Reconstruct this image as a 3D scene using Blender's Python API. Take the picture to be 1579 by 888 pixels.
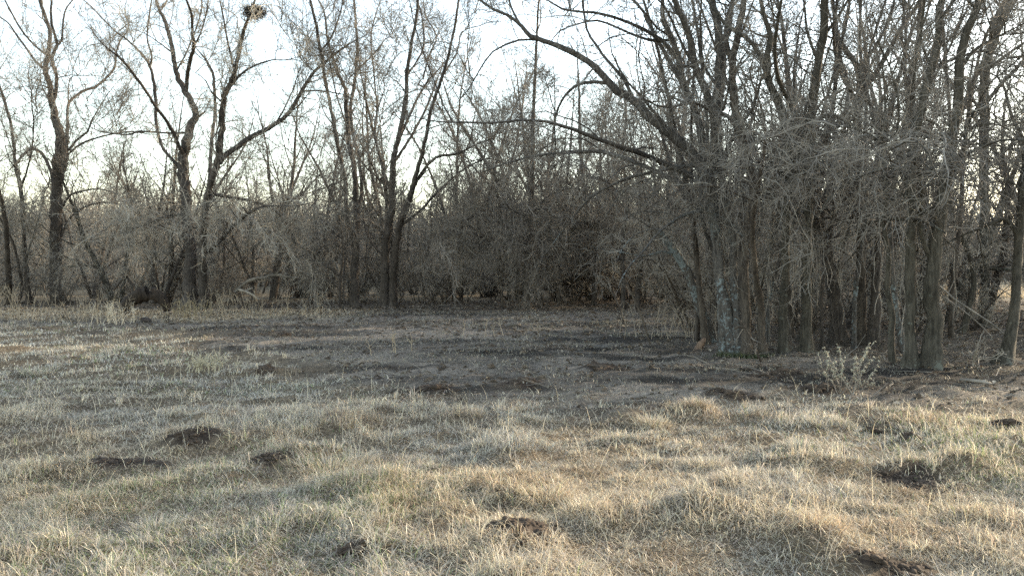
import bpy, math
import numpy as np

scene = bpy.context.scene
for _o in list(bpy.data.objects):
    bpy.data.objects.remove(_o)

# ------------------------------------------------------------------ camera, sky, sun, exposure
CAM_H, FPX, CX, CY, HOR = 1.6, 1288.0, 789.5, 444.0, 405.0
PITCH = math.atan((CY - HOR) / FPX)
cam_d = bpy.data.cameras.new('camera')
cam = bpy.data.objects.new('camera', cam_d)
scene.collection.objects.link(cam)
cam.location = (0, 0, CAM_H)
cam.rotation_euler = (math.pi / 2 - PITCH, 0, 0)
cam_d.sensor_width = 36.0
cam_d.lens = 36.0 * FPX / 1579.0
cam_d.clip_start = 0.05
cam_d.clip_end = 3000.0
scene.camera = cam

SUN_AZ, SUN_EL = 60.0, 14.5
world = bpy.data.worlds.new("World")
scene.world = world
world.use_nodes = True
wn = world.node_tree.nodes
sky = wn.new('ShaderNodeTexSky')
sky.sky_type = 'NISHITA'
sky.sun_disc = False
sky.sun_elevation = math.radians(SUN_EL)
sky.sun_rotation = math.radians(SUN_AZ)
sky.air_density = 1.15
sky.dust_density = 0.8
sky.ozone_density = 0.6
# thin winter haze: the whole sky paler than a clear one
pale = wn.new('ShaderNodeHueSaturation')
pale.inputs['Saturation'].default_value = 0.72
pale.inputs['Value'].default_value = 1.2
world.node_tree.links.new(sky.outputs[0], pale.inputs['Color'])
world.node_tree.links.new(pale.outputs[0], wn['Background'].inputs[0])
wn['Background'].inputs[1].default_value = 0.15

sun_d = bpy.data.lights.new('sun', 'SUN')
sun_d.energy = 3.2
sun_d.angle = math.radians(0.6)
sun_d.color = (1.0, 0.83, 0.60)
sun = bpy.data.objects.new('sun', sun_d)
scene.collection.objects.link(sun)
sun.rotation_euler = (math.radians(90 - SUN_EL), 0, math.radians(180 - SUN_AZ))
sun.location = (30, 20, 20)

scene.view_settings.view_transform = 'Standard'
scene.view_settings.look = 'None'
scene.view_settings.exposure = 2.03
scene.view_settings.gamma = 1.0
scene.cycles.max_bounces = 5
scene.cycles.diffuse_bounces = 3
scene.cycles.transmission_bounces = 3
scene.cycles.transparent_max_bounces = 4
scene.cycles.use_denoising = False

rng = np.random.default_rng(7)

# ------------------------------------------------------------------ helpers
def vnoise(x, y, seed=0):
    x = np.asarray(x, float); y = np.asarray(y, float)
    xi = np.floor(x).astype(np.int64); yi = np.floor(y).astype(np.int64)
    fx = x - xi; fy = y - yi
    fx = fx * fx * (3 - 2 * fx); fy = fy * fy * (3 - 2 * fy)
    def h(a, b):
        v = (a * 374761393 + b * 668265263 + seed * 974634713) & 0xffffffff
        v = ((v ^ (v >> 13)) * 1274126177) & 0xffffffff
        v = (v ^ (v >> 16)) & 0xffffffff
        return v / 4294967295.0
    a = h(xi, yi) * (1 - fx) + h(xi + 1, yi) * fx
    b = h(xi, yi + 1) * (1 - fx) + h(xi + 1, yi + 1) * fx
    return a * (1 - fy) + b * fy

def fbm(x, y, seed=0, oct=3):
    s = 0; a = 1; t = 0
    for k in range(oct):
        s = s + a * vnoise(x * 2 ** k, y * 2 ** k, seed + k * 17); t += a; a *= 0.5
    return s / t

def sstep(a, b, x):
    t = np.clip((x - a) / (b - a), 0, 1)
    return t * t * (3 - 2 * t)

def norm(v):
    return v / np.maximum(np.linalg.norm(v, axis=-1, keepdims=True), 1e-9)

# hollows and heaps of bare soil: (photo px, py, half width m, half depth m, height m)
def ray(px, py):
    u = (px - CX) / FPX; v = (CY - py) / FPX
    return np.array([u, math.cos(PITCH) + v * math.sin(PITCH), -math.sin(PITCH) + v * math.cos(PITCH)])

def flat(px, py):
    d = ray(px, py); t = -CAM_H / d[2]
    return d[0] * t, d[1] * t

def at_depth(px, py, Y):
    d = ray(px, py); t = Y / d[1]
    return np.array([d[0] * t, Y, CAM_H + d[2] * t])

# edge between the long grass and the grazed, trampled ground, as a line on the ground
EDGE = np.array(sorted([flat(*p) for p in ((-160, 493), (0, 496), (200, 504), (350, 528), (480, 570), (580, 600), (700, 612), (1000, 622), (1300, 615), (1579, 622), (1800, 625))]))
def y_edge(x):
    return np.interp(x, EDGE[:, 0], EDGE[:, 1])

def long_mask(x, y):
    n = (fbm(x * 0.9, y * 0.9, 3) - 0.5) * 3.0 + (fbm(x * 2.7, y * 2.7, 4) - 0.5) * 2.0
    return sstep(-1.0, 1.2, y_edge(x) + n * np.clip(y / 12, .5, 1.4) - y)

SOIL = [  # px, py, rx, ry, height : patches of rooted-up dark soil
    (812, 826, .20, .20, .015), (182, 706, .40, .22, .05), (292, 677, .27, .22, .06), (410, 706, .23, .16, .04),
    (1405, 738, .30, .28, .01), (1372, 866, .26, .13, .02), (1348, 661, .12, .12, .05), (1402, 678, .11, .10, .05),
    (1554, 661, .17, .13, .06), (408, 573, .17, .25, .07), (808, 595, .28, .25, .07), (662, 600, .30, .22, .05),
    (1205, 585, .55, .30, .05), (438, 521, .25, .30, .08), (930, 572, .35, .4, .05), (1130, 612, .35, .3, .04), (1265, 606, .35, .3, .04),
    (545, 842, .10, .08, -.02), (742, 800, .05, .05, -.02)]
SOILW = [(flat(a, b), rx, ry, h) for a, b, rx, ry, h in SOIL]

def soil_mask(x, y):
    m = np.zeros_like(x)
    wob = (fbm(x * 7, y * 7, 9) - 0.5) * 0.9
    for (cx, cy), rx, ry, h in SOILW:
        r = np.sqrt(((x - cx) / rx) ** 2 + ((y - cy) / ry) ** 2) + wob
        m = np.maximum(m, 1 - sstep(.75, 1.1, r))
    return m

def hgt(x, y):
    x = np.asarray(x, float); y = np.asarray(y, float)
    g = long_mask(x, y)
    near = 1 - sstep(30, 60, y)
    h = (fbm(x * .35, y * .35, 21) - .5) * .16
    hum = np.clip(fbm(x * 1.7, y * 1.7, 22) - .38, 0, 1) ** 1.2
    h = h + hum * (.08 + .21 * g) - .05 * g
    h = h + (fbm(x * 3.4, y * 3.4, 23) - .5) * (.11 - .05 * g)
    h = h + np.abs(fbm(x * 6.5, y * 6.5, 24) - .5) * .10 * (1 - g) * sstep(7, 9, y)
    h = h * near
    for (cx, cy), rx, ry, hh in SOILW:
        r2 = ((x - cx) / rx) ** 2 + ((y - cy) / ry) ** 2
        h = h + hh * np.exp(-r2 * 1.2) * (0.6 + .8 * fbm(x * 9, y * 9, 31))
    return h

def ground_pt(px, py):
    d = ray(px, py)
    t = -CAM_H / d[2]
    for _ in range(6):
        z = float(hgt(np.array([d[0] * t]), np.array([d[1] * t]))[0])
        t = (z - CAM_H) / d[2]
    return np.array([d[0] * t, d[1] * t, CAM_H + d[2] * t])

class MB:
    """collects quads/triangles as numpy arrays and links them as one mesh"""
    def __init__(self):
        self.v = []; self.q = []; self.t = []; self.c = []; self.n = 0
    def add(self, v, q=None, t=None, c=None):
        v = np.asarray(v, np.float32).reshape(-1, 3)
        self.v.append(v)
        if q is not None and len(q): self.q.append(np.asarray(q, np.int32).reshape(-1, 4) + self.n)
        if t is not None and len(t): self.t.append(np.asarray(t, np.int32).reshape(-1, 3) + self.n)
        if c is not None: self.c.append(np.asarray(c, np.float32).reshape(-1, 4))
        self.n += len(v)
    def mesh(self, name, mat, smooth=True):
        me = bpy.data.meshes.new(name)
        v = np.concatenate(self.v)
        q = np.concatenate(self.q) if self.q else np.zeros((0, 4), np.int32)
        t = np.concatenate(self.t) if self.t else np.zeros((0, 3), np.int32)
        me.vertices.add(len(v)); me.vertices.foreach_set('co', v.ravel())
        li = np.concatenate([q.ravel(), t.ravel()]).astype(np.int32)
        me.loops.add(len(li)); me.loops.foreach_set('vertex_index', li)
        st = np.concatenate([np.arange(len(q)) * 4, len(q) * 4 + np.arange(len(t)) * 3]).astype(np.int32)
        me.polygons.add(len(st)); me.polygons.foreach_set('loop_start', st)
        me.polygons.foreach_set('use_smooth', np.full(len(st), smooth, bool))
        if self.c:
            ca = me.color_attributes.new('tone', 'FLOAT_COLOR', 'POINT')
            ca.data.foreach_set('color', np.concatenate(self.c).ravel())
        me.update(calc_edges=True)
        me.materials.append(mat)
        return me
    def obj(self, name, mat, parent=None, smooth=True):
        o = bpy.data.objects.new(name, self.mesh(name, mat, smooth))
        scene.collection.objects.link(o)
        if parent is not None: o.parent = parent
        return o
    def tris(self):
        return 2 * sum(len(a) for a in self.q) + sum(len(a) for a in self.t)

def tag(o, label=None, cat=None, group=None, kind=None):
    if label: o['label'] = label
    if cat: o['category'] = cat
    if group: o['group'] = group
    if kind: o['kind'] = kind
    return o

def empty(name, loc, label, cat, group=None):
    o = bpy.data.objects.new(name, None)
    o.empty_display_size = 0.2
    scene.collection.objects.link(o)
    o.location = loc
    return tag(o, label, cat, group)

def tubes(mb, P, R, S, rough=0.0, c=None, lobe=None):
    """sweep N polylines P (N,K,3) with radii R (N,K) as S-sided tubes"""
    P = np.asarray(P, float); R = np.asarray(R, float)
    N, K, _ = P.shape
    T = np.empty_like(P)
    T[:, 1:-1] = P[:, 2:] - P[:, :-2]; T[:, 0] = P[:, 1] - P[:, 0]; T[:, -1] = P[:, -1] - P[:, -2]
    T = norm(T)
    ref = np.where(np.abs(T[:, :1, 2:3]) > .8, np.array([1., .3, 0]), np.array([.2, .1, 1.]))
    ref = np.broadcast_to(ref, P.shape)
    A = norm(np.cross(T, ref)); B = np.cross(T, A)
    ang = np.arange(S) * 2 * math.pi / S
    rr = R[:, :, None] * np.ones(S)
    if rough:
        rr = rr * (1 + rough * rng.normal(size=(N, K, S)) * .5
                   + rough * np.sin(ang * 2 + np.cumsum(rng.normal(size=(N, K, 1)) * .5, axis=1)))
    if lobe is not None:
        rr = rr * (1 + lobe[None, :, None] * (np.sin(ang * rng.integers(3, 5) + rng.uniform(0, 6)) * .6 + .35 * np.sin(ang * 2 + rng.uniform(0, 6)))[None, None])
    V = P[:, :, None] + rr[..., None] * (np.cos(ang)[None, None, :, None] * A[:, :, None] + np.sin(ang)[None, None, :, None] * B[:, :, None])
    idx = np.arange(N * K * S).reshape(N, K, S)
    a = idx[:, :-1]; b = idx[:, 1:]
    q = np.stack([a, np.roll(a, -1, 2), np.roll(b, -1, 2), b], -1).reshape(-1, 4)
    mb.add(V, q, c=c)

def grow(start, d, L, r0, r1, K, wig, up, rg):
    """N curved twigs: start (N,3), direction, length (N,), radii; up = pull per step"""
    N = len(start)
    P = np.empty((N, K, 3)); P[:, 0] = start
    step = (L / (K - 1))[:, None]
    d = norm(d)
    for k in range(1, K):
        d = norm(d + rg.normal(size=(N, 3)) * wig + np.array([0, 0, 1.0]) * np.asarray(up).reshape(-1, 1))
        P[:, k] = P[:, k - 1] + d * step
    f = np.linspace(0, 1, K)[None]
    R = r0[:, None] * (1 - f) + r1[:, None] * f
    return P, R

def spawn(P, R, n, rg, tmin=.2, tmax=1.0, amin=30, amax=75):
    """pick n start points per polyline, with child directions"""
    N, K, _ = P.shape
    pid = np.repeat(np.arange(N), n)
    t = rg.uniform(tmin, tmax, len(pid)) * (K - 1) * .9999
    i = np.minimum(t.astype(int), K - 2); f = (t - i)[:, None]
    st = P[pid, i] * (1 - f) + P[pid, i + 1] * f
    pr = R[pid, i] * (1 - f[:, 0]) + R[pid, i + 1] * f[:, 0]
    tg = norm(P[pid, i + 1] - P[pid, i])
    rv = rg.normal(size=tg.shape); rv -= (rv * tg).sum(1, keepdims=True) * tg
    a = np.radians(rg.uniform(amin, amax, len(pid)))[:, None]
    return st, tg * np.cos(a) + norm(rv) * np.sin(a), pr, pid, t / (K - 1)

def catmull(pts, rad, per):
    pts = np.asarray(pts, float); rad = np.asarray(rad, float)
    p = np.vstack([2 * pts[0] - pts[1], pts, 2 * pts[-1] - pts[-2]])
    out = []; ro = []
    for i in range(len(pts) - 1):
        n = max(2, int(np.linalg.norm(pts[i + 1] - pts[i]) / per))
        for k in range(n):
            t = k / n
            a, b, c, d = p[i], p[i + 1], p[i + 2], p[i + 3]
            out.append(.5 * ((2 * b) + (c - a) * t + (2 * a - 5 * b + 4 * c - d) * t * t + (-a + 3 * b - 3 * c + d) * t ** 3))
            ro.append(rad[i] * (1 - t) + rad[i + 1] * t)
    out.append(pts[-1]); ro.append(rad[-1])
    return np.array(out), np.array(ro)

# ------------------------------------------------------------------ materials
def mat_new(name):
    m = bpy.data.materials.new(name); m.use_nodes = True
    nt = m.node_tree; b = nt.nodes['Principled BSDF']
    return m, nt, b

def ramp(nt, fac, stops):
    r = nt.nodes.new('ShaderNodeValToRGB')
    el = r.color_ramp.elements
    while len(el) < len(stops): el.new(.5)
    for e, (p, c) in zip(el, stops):
        e.position = p; e.color = (*c, 1)
    nt.links.new(fac, r.inputs[0])
    return r.outputs[0]

def bark(name, dark, light, lichen=0.0, lcol=(.155, .18, .18), scale=1.0):
    m, nt, b = mat_new(name)
    L = nt.links.new
    tc = nt.nodes.new('ShaderNodeTexCoord')
    mp = nt.nodes.new('ShaderNodeMapping'); mp.inputs['Scale'].default_value = (16 * scale, 16 * scale, 2.6 * scale)
    L(tc.outputs['Object'], mp.inputs[0])
    n1 = nt.nodes.new('ShaderNodeTexNoise'); n1.inputs['Scale'].default_value = 1.6; n1.inputs['Detail'].default_value = 6; n1.inputs['Roughness'].default_value = .65
    L(mp.outputs[0], n1.inputs['Vector'])
    col = ramp(nt, n1.outputs[0], [(.34, dark), (.66, light)])
    n2 = nt.nodes.new('ShaderNodeTexNoise'); n2.inputs['Scale'].default_value = 1.3; n2.inputs['Detail'].default_value = 3
    L(tc.outputs['Object'], n2.inputs['Vector'])
    hs = nt.nodes.new('ShaderNodeHueSaturation')
    mr = nt.nodes.new('ShaderNodeMapRange'); mr.inputs[1].default_value = .3; mr.inputs[2].default_value = .7; mr.inputs[3].default_value = .7; mr.inputs[4].default_value = 1.3
    L(n2.outputs[0], mr.inputs[0]); L(mr.outputs[0], hs.inputs['Value']); L(col, hs.inputs['Color'])
    out = hs.outputs[0]
    if lichen > 0:
        n3 = nt.nodes.new('ShaderNodeTexNoise'); n3.inputs['Scale'].default_value = 15; n3.inputs['Detail'].default_value = 5; n3.inputs['Roughness'].default_value = .7
        L(tc.outputs['Object'], n3.inputs['Vector'])
        n4 = nt.nodes.new('ShaderNodeTexNoise'); n4.inputs['Scale'].default_value = .9
        L(tc.outputs['Object'], n4.inputs['Vector'])
        ad = nt.nodes.new('ShaderNodeMath'); ad.operation = 'ADD'; L(n3.outputs[0], ad.inputs[0]); L(n4.outputs[0], ad.inputs[1])
        r3 = nt.nodes.new('ShaderNodeMapRange'); r3.inputs[1].default_value = 1.12 - .2 * lichen; r3.inputs[2].default_value = 1.2 - .2 * lichen
        L(ad.outputs[0], r3.inputs[0])
        sx = nt.nodes.new('ShaderNodeSeparateXYZ'); L(tc.outputs['Object'], sx.inputs[0])
        zr = nt.nodes.new('ShaderNodeMapRange'); zr.inputs[1].default_value = 1.4; zr.inputs[2].default_value = 2.9; zr.inputs[3].default_value = 1; zr.inputs[4].default_value = .0
        L(sx.outputs[2], zr.inputs[0])
        ml = nt.nodes.new('ShaderNodeMath'); ml.operation = 'MULTIPLY'; L(zr.outputs[0], ml.inputs[0]); L(r3.outputs[0], ml.inputs[1])
        mx = nt.nodes.new('ShaderNodeMix'); mx.data_type = 'RGBA'
        L(ml.outputs[0], mx.inputs[0]); L(out, mx.inputs[6]); mx.inputs[7].default_value = (*lcol, 1)
        out = mx.outputs[2]
    L(out, b.inputs['Base Color'])
    b.inputs['Roughness'].default_value = .9
    b.inputs['Specular IOR Level'].default_value = .2
    bp = nt.nodes.new('ShaderNodeBump'); bp.inputs['Strength'].default_value = .9; bp.inputs['Distance'].default_value = .03
    L(n1.outputs[0], bp.inputs['Height']); L(bp.outputs[0], b.inputs['Normal'])
    return m

BARK_DARK = bark('dark_bark', (.024, .020, .017), (.085, .071, .058))
BARK_BROWN = bark('brown_bark', (.026, .021, .017), (.092, .076, .059))
BARK_GREY = bark('grey_bark', (.022, .020, .015), (.082, .073, .057), .15, (.105, .108, .088))
BARK_LICHEN = bark('lichen_bark', (.03, .027, .024), (.10, .09, .078), .5)

def twig_mat(name, a, b_):
    m, nt, b = mat_new(name)
    L = nt.links.new
    tc = nt.nodes.new('ShaderNodeTexCoord')
    n = nt.nodes.new('ShaderNodeTexNoise'); n.inputs['Scale'].default_value = 2.2; n.inputs['Detail'].default_value = 4
    L(tc.outputs['Object'], n.inputs['Vector'])
    L(ramp(nt, n.outputs[0], [(.35, a), (.68, b_)]), b.inputs['Base Color'])
    b.inputs['Roughness'].default_value = .75
    b.inputs['Specular IOR Level'].default_value = .3
    return m

TWIG = twig_mat('twig_bark', (.085, .074, .060), (.24, .21, .17))
TWIG_PALE = twig_mat('pale_twig_bark', (.17, .152, .125), (.40, .36, .29))
TWIG_GREY = twig_mat('grey_twig_bark', (.08, .071, .060), (.235, .213, .18))
DEADWOOD = twig_mat('weathered_dead_wood', (.13, .11, .085), (.33, .29, .23))

def tone_mat(name, trans=.35, rough=.8):
    m = bpy.data.materials.new(name); m.use_nodes = True
    nt = m.node_tree; nt.nodes.clear(); L = nt.links.new
    at = nt.nodes.new('ShaderNodeAttribute'); at.attribute_name = 'tone'
    df = nt.nodes.new('ShaderNodeBsdfDiffuse'); tr = nt.nodes.new('ShaderNodeBsdfTranslucent')
    mx = nt.nodes.new('ShaderNodeMixShader'); mx.inputs[0].default_value = trans
    gl = nt.nodes.new('ShaderNodeBsdfGlossy'); gl.inputs['Roughness'].default_value = .45
    mx2 = nt.nodes.new('ShaderNodeMixShader'); mx2.inputs[0].default_value = .05
    out = nt.nodes.new('ShaderNodeOutputMaterial')
    L(at.outputs['Color'], df.inputs[0]); L(at.outputs['Color'], tr.inputs[0])
    L(df.outputs[0], mx.inputs[1]); L(tr.outputs[0], mx.inputs[2])
    L(mx.outputs[0], mx2.inputs[1]); L(gl.outputs[0], mx2.inputs[2]); L(mx2.outputs[0], out.inputs[0])
    return m

GRASS_MAT = tone_mat('dry_grass_blade')
LEAF_MAT = tone_mat('dry_leaf', .25)

def ground_mat():
    m, nt, b = mat_new('pasture_soil')
    L = nt.links.new
    tc = nt.nodes.new('ShaderNodeTexCoord')
    at = nt.nodes.new('ShaderNodeAttribute'); at.attribute_name = 'tone'
    n1 = nt.nodes.new('ShaderNodeTexNoise'); n1.inputs['Scale'].default_value = 9; n1.inputs['Detail'].default_value = 8; n1.inputs['Roughness'].default_value = .7
    L(tc.outputs['Object'], n1.inputs['Vector'])
    n2 = nt.nodes.new('ShaderNodeTexNoise'); n2.inputs['Scale'].default_value = 45; n2.inputs['Detail'].default_value = 4
    L(tc.outputs['Object'], n2.inputs['Vector'])
    ad = nt.nodes.new('ShaderNodeMath'); ad.operation = 'ADD'; L(n1.outputs[0], ad.inputs[0]); L(n2.outputs[0], ad.inputs[1])
    mr = nt.nodes.new('ShaderNodeMapRange'); mr.inputs[1].default_value = .75; mr.inputs[2].default_value = 1.28; mr.inputs[3].default_value = .45; mr.inputs[4].default_value = 1.6
    L(ad.outputs[0], mr.inputs[0])
    hs = nt.nodes.new('ShaderNodeHueSaturation'); L(mr.outputs[0], hs.inputs['Value']); L(at.outputs['Color'], hs.inputs['Color'])
    L(hs.outputs[0], b.inputs['Base Color'])
    b.inputs['Roughness'].default_value = .95; b.inputs['Specular IOR Level'].default_value = .15
    bp = nt.nodes.new('ShaderNodeBump'); bp.inputs['Strength'].default_value = 1; bp.inputs['Distance'].default_value = .04
    L(ad.outputs[0], bp.inputs['Height']); L(bp.outputs[0], b.inputs['Normal'])
    return m

def soil_mat():
    m, nt, b = mat_new('dark_clod_soil')
    L = nt.links.new
    tc = nt.nodes.new('ShaderNodeTexCoord')
    n1 = nt.nodes.new('ShaderNodeTexNoise'); n1.inputs['Scale'].default_value = 22; n1.inputs['Detail'].default_value = 7; n1.inputs['Roughness'].default_value = .7
    L(tc.outputs['Object'], n1.inputs['Vector'])
    L(ramp(nt, n1.outputs[0], [(.35, (.022, .016, .012)), (.7, (.11, .080, .056))]), b.inputs['Base Color'])
    b.inputs['Roughness'].default_value = .9; b.inputs['Specular IOR Level'].default_value = .2
    bp = nt.nodes.new('ShaderNodeBump'); bp.inputs['Strength'].default_value = 1; bp.inputs['Distance'].default_value = .03
    L(n1.outputs[0], bp.inputs['Height']); L(bp.outputs[0], b.inputs['Normal'])
    return m

# ------------------------------------------------------------------ ground
def ground_tone(x, y):
    """colour of the ground, one sunlit strip painted in: thatch, grazed mud, leaf litter, straw beyond the wood"""
    g = long_mask(x, y)[:, None]
    n = fbm(x * .8, y * .8, 41)[:, None]
    n2 = fbm(x * .25, y * .25, 42)[:, None]
    thatch = np.array([.13, .10, .065]) * (.7 + .6 * n)
    rut = fbm(x * .45, y * 2.0, 47)[:, None]
    mud = np.array([.098, .083, .066]) * (.35 + 1.3 * n) * (.35 + 1.3 * sstep(.3, .62, rut))
    litter = np.array([.085, .069, .050]) * (.5 + 1.0 * n)
    straw = np.array([.36, .29, .19]) * (.8 + .4 * n)
    # litter near and under the trees
    ul = sstep(-2, 2.5, y - tree_line(x) + 2 + (n2[:, 0] - .5) * 6)[:, None]
    base = mud * (1 - ul) + litter * ul
    c = base * (1 - g) + thatch * g
    band = far_band(x, y)[:, None]  # straw strip, paler and warmer to carry the sunlight falling there
    c = c * (1 - band) + straw * .8 * band
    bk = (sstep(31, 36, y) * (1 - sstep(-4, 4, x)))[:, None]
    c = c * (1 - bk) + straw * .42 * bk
    clear = clearing(x, y)[:, None]
    c = c * (1 - clear) + straw * clear
    s = soil_mask(x, y)[:, None]
    c = c * (1 - s) + np.array([.035, .025, .018]) * s
    return np.clip(c, .01, .8)

TL = np.array(sorted([flat(*p) for p in ((-200, 490), (0, 478), (300, 482), (560, 478), (800, 476), (960, 482))] + [(4.6, 18.0), (5.6, 15.0), (7, 13.5), (9, 13.2), (14, 14)]))
def tree_line(x):
    return np.interp(x, TL[:, 0], TL[:, 1])

def far_band(x, y):
    yb = tree_line(x)
    n = (fbm(x * 1.1, y * .6, 44) - .5) * 3
    m = sstep(-4.6, -3.2, y - yb + n) * (1 - sstep(-.6, 1.0, y - yb + n))
    return m * (1 - sstep(-7.5, -3.5, x)) * .9

def clearing(x, y):
    return sstep(34, 38, y) * (1 - sstep(.0, 3.0, np.abs(x - y * .60) - 3.2)) * (1 - sstep(120, 160, y)) + sstep(75, 90, y) * .0

def graded(lo, hi, fine_lo, fine_hi, step, gr):
    a = list(np.arange(fine_lo, fine_hi + 1e-6, step))
    s = step
    while a[-1] < hi: s *= gr; a.append(a[-1] + s)
    s = step
    while a[0] > lo: s *= gr; a.insert(0, a[0] - s)
    return np.array(a)

gx = graded(-1500, 1500, -7, 8, .115, 1.10)
gy = graded(-60, 2500, 3.6, 13.5, .10, 1.055)
GX, GY = np.meshgrid(gx, gy)
x = GX.ravel(); y = GY.ravel()
mb = MB()
idx = np.arange(len(x)).reshape(GX.shape)
q = np.stack([idx[:-1, :-1], idx[:-1, 1:], idx[1:, 1:], idx[1:, :-1]], -1)
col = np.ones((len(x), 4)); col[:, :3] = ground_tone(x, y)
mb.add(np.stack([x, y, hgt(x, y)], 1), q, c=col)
ground = tag(mb.obj('ground', ground_mat()), kind='structure')
N_TRI = {'ground': mb.tris()}

# ------------------------------------------------------------------ grass
def blades(mb, x, y, h, lean, az, w, segs, col, curl=.6, z=None):
    """N bent tapering blades; h height/length, lean 0..1 (1 = lying), az direction of lean"""
    N = len(x)
    z = hgt(x, y) if z is None else z
    base = np.stack([x, y, z - .006], 1)
    dirh = np.stack([np.cos(az), np.sin(az), np.zeros(N)], 1)
    K = segs + 1
    P = np.empty((N, K, 3)); P[:, 0] = base
    th = lean * 1.1
    for k in range(1, K):
        d = dirh * np.sin(th)[:, None] + np.array([0, 0, 1]) * np.cos(th)[:, None]
        P[:, k] = P[:, k - 1] + d * (h / segs)[:, None]
        th = np.minimum(th + curl * rng.uniform(.3, 1.6, N) * (1.0 / segs) * 2, 2.2)
    fa = az + math.pi / 2 + rng.uniform(-.9, .9, N)
    side = np.stack([np.cos(fa), np.sin(fa), np.zeros(N)], 1)
    f = 1 - (np.arange(K) / (K - 1)) ** 1.5
    V = np.empty((N, 2 * segs + 1, 3))
    for k in range(segs):
        V[:, 2 * k] = P[:, k] - side * (w * f[k] * .5)[:, None]
        V[:, 2 * k + 1] = P[:, k] + side * (w * f[k] * .5)[:, None]
    V[:, -1] = P[:, -1]
    m = 2 * segs + 1
    o = (np.arange(N) * m)[:, None]
    q = [o + np.array([[2 * k, 2 * k + 1, 2 * k + 3, 2 * k + 2]]) for k in range(segs - 1)]
    t = o + np.array([[2 * segs - 2, 2 * segs - 1, 2 * segs]])
    C = np.ones((N, m, 4), np.float32)
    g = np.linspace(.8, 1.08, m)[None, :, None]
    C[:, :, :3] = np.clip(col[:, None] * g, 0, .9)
    mb.add(V, np.concatenate(q) if q else None, t, C)

STRAW = np.array([.56, .462, .318]); GREYS = np.array([.45, .408, .325]); BROWN = np.array([.33, .235, .14]); GREEN = np.array([.20, .24, .095]); PALE = np.array([.62, .54, .38])
def grass_tone(x, y, rg):
    N = len(x)
    a = fbm(x * .7, y * .7, 51)[:, None]; b = fbm(x * 2.2, y * 2.2, 52)[:, None]
    lit = sstep(.38, .62, a); br = sstep(.58, .72, b)  # noise patches: fresh straw among weathered grey, then brown
    far = sstep(7.0, 9.5, y)[:, None]
    c = (GREYS * (1 - lit) + STRAW * lit) * (1 - .55 * far) + GREYS * .55 * far
    c = c * (1 - .55 * br) + BROWN * .55 * br
    gz = sstep(.60, .74, fbm(x * .55, y * .55, 53))[:, None] * .14
    # greener swards: low on the left foreground and out to the right
    for (px, py, r) in ((300, 850, 1.0), (560, 770, .7), (1520, 690, 1.3), (250, 745, .8), (1560, 720, .8)):
        cx, cy = flat(px, py)
        gz = np.maximum(gz, (.28 * np.exp(-((x - cx) ** 2 + (y - cy) ** 2) / r ** 2))[:, None])
    pick = (rg.random(N) < gz[:, 0])[:, None]
    c = np.where(pick, GREEN * rg.uniform(.7, 1.3, (N, 1)), c)
    p = (rg.random(N) < .10)[:, None]
    c = np.where(p & ~pick, PALE, c)
    return c * rg.uniform(.65, 1.25, (N, 1)) * (1 + rg.normal(size=(N, 3)) * .03)

def scatter(n, y0, y1, margin, rg, pw=1.0):
    """uniform on the ground inside the view wedge widened by margin"""
    y = np.sqrt(rg.uniform(y0 ** 2, y1 ** 2, n)) if pw == 1 else y0 + (y1 - y0) * rg.random(n) ** pw
    x = rg.uniform(-1, 1, n) * (y * .625 + margin)
    return x, y

mb = MB()
def field(n, y0, y1, hmin, hmax, wmin, wmax, segs, tuft):
    x0, y0_ = scatter(n // tuft, y0, y1, .6, rng)
    pat = fbm(x0 * 1.6, y0_ * 1.6, 55)
    keep = rng.random(len(x0)) < long_mask(x0, y0_) * (.22 + .78 * sstep(.36, .58, pat))
    x0 = x0[keep]; y0_ = y0_[keep]
    m = len(x0)
    hum = sstep(.36, .66, fbm(x0 * 1.7, y0_ * 1.7, 22))
    sc = (.42 + .85 * hum) * rng.uniform(.6, 1.35, m)          # taller on hummocks
    taz = rng.uniform(0, 6.28, m) * .6 + (fbm(x0 * .9, y0_ * .9, 57) - .5) * 9
    tl = rng.uniform(.3, 1.15, m)
    tt = rng.uniform(.72, 1.3, m)
    id_ = np.repeat(np.arange(m), tuft)
    N = len(id_)
    r = np.abs(rng.normal(size=N)) * .05; a = rng.uniform(0, 2 * math.pi, N)
    x = x0[id_] + r * np.cos(a); y = y0_[id_] + r * np.sin(a)
    s = soil_mask(x, y)
    k = rng.random(N) > s * np.where(y < 5.6, 1.0, .78)
    x = x[k]; y = y[k]; a = a[k]; id_ = id_[k]; N = len(x)
    h = rng.uniform(hmin, hmax, N) * sc[id_]
    az = np.where(rng.random(N) < .45, a + rng.normal(size=N) * .4, taz[id_] + rng.normal(size=N) * .8)
    lean = np.clip(tl[id_] + rng.normal(size=N) * .38, 0, 1.5)
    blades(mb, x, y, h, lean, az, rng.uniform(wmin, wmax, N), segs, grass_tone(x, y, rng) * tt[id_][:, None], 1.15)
field(112000, 3.7, 6.2, .05, .14, .0030, .0056, 3, 18)
field(112000, 6.0, 9.5, .05, .14, .0042, .0078, 2, 16)
field(125000, 9.3, 25, .05, .14, .009, .015, 2, 9)
# left sward back to the trees, shade's cool cast tinted into its colour
x, y = scatter(95000, 10, 27, 1.0, rng, .8)
k = (x < 0) & (rng.random(len(x)) < long_mask(x, y + 1.5) * (1 - .7 * soil_mask(x, y)) * (.4 + .6 * sstep(.3, .6, fbm(x * 1.2, y * .8, 55))))
x = x[k]; y = y[k]; N = len(x)
blades(mb, x, y, rng.uniform(.04, .12, N), rng.uniform(.2, 1.2, N), rng.uniform(0, 6.28, N), np.clip(y * .0009, .01, .018), 2, grass_tone(x, y, rng) * np.array([1.12, 1.17, 1.22]), .8)
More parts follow.
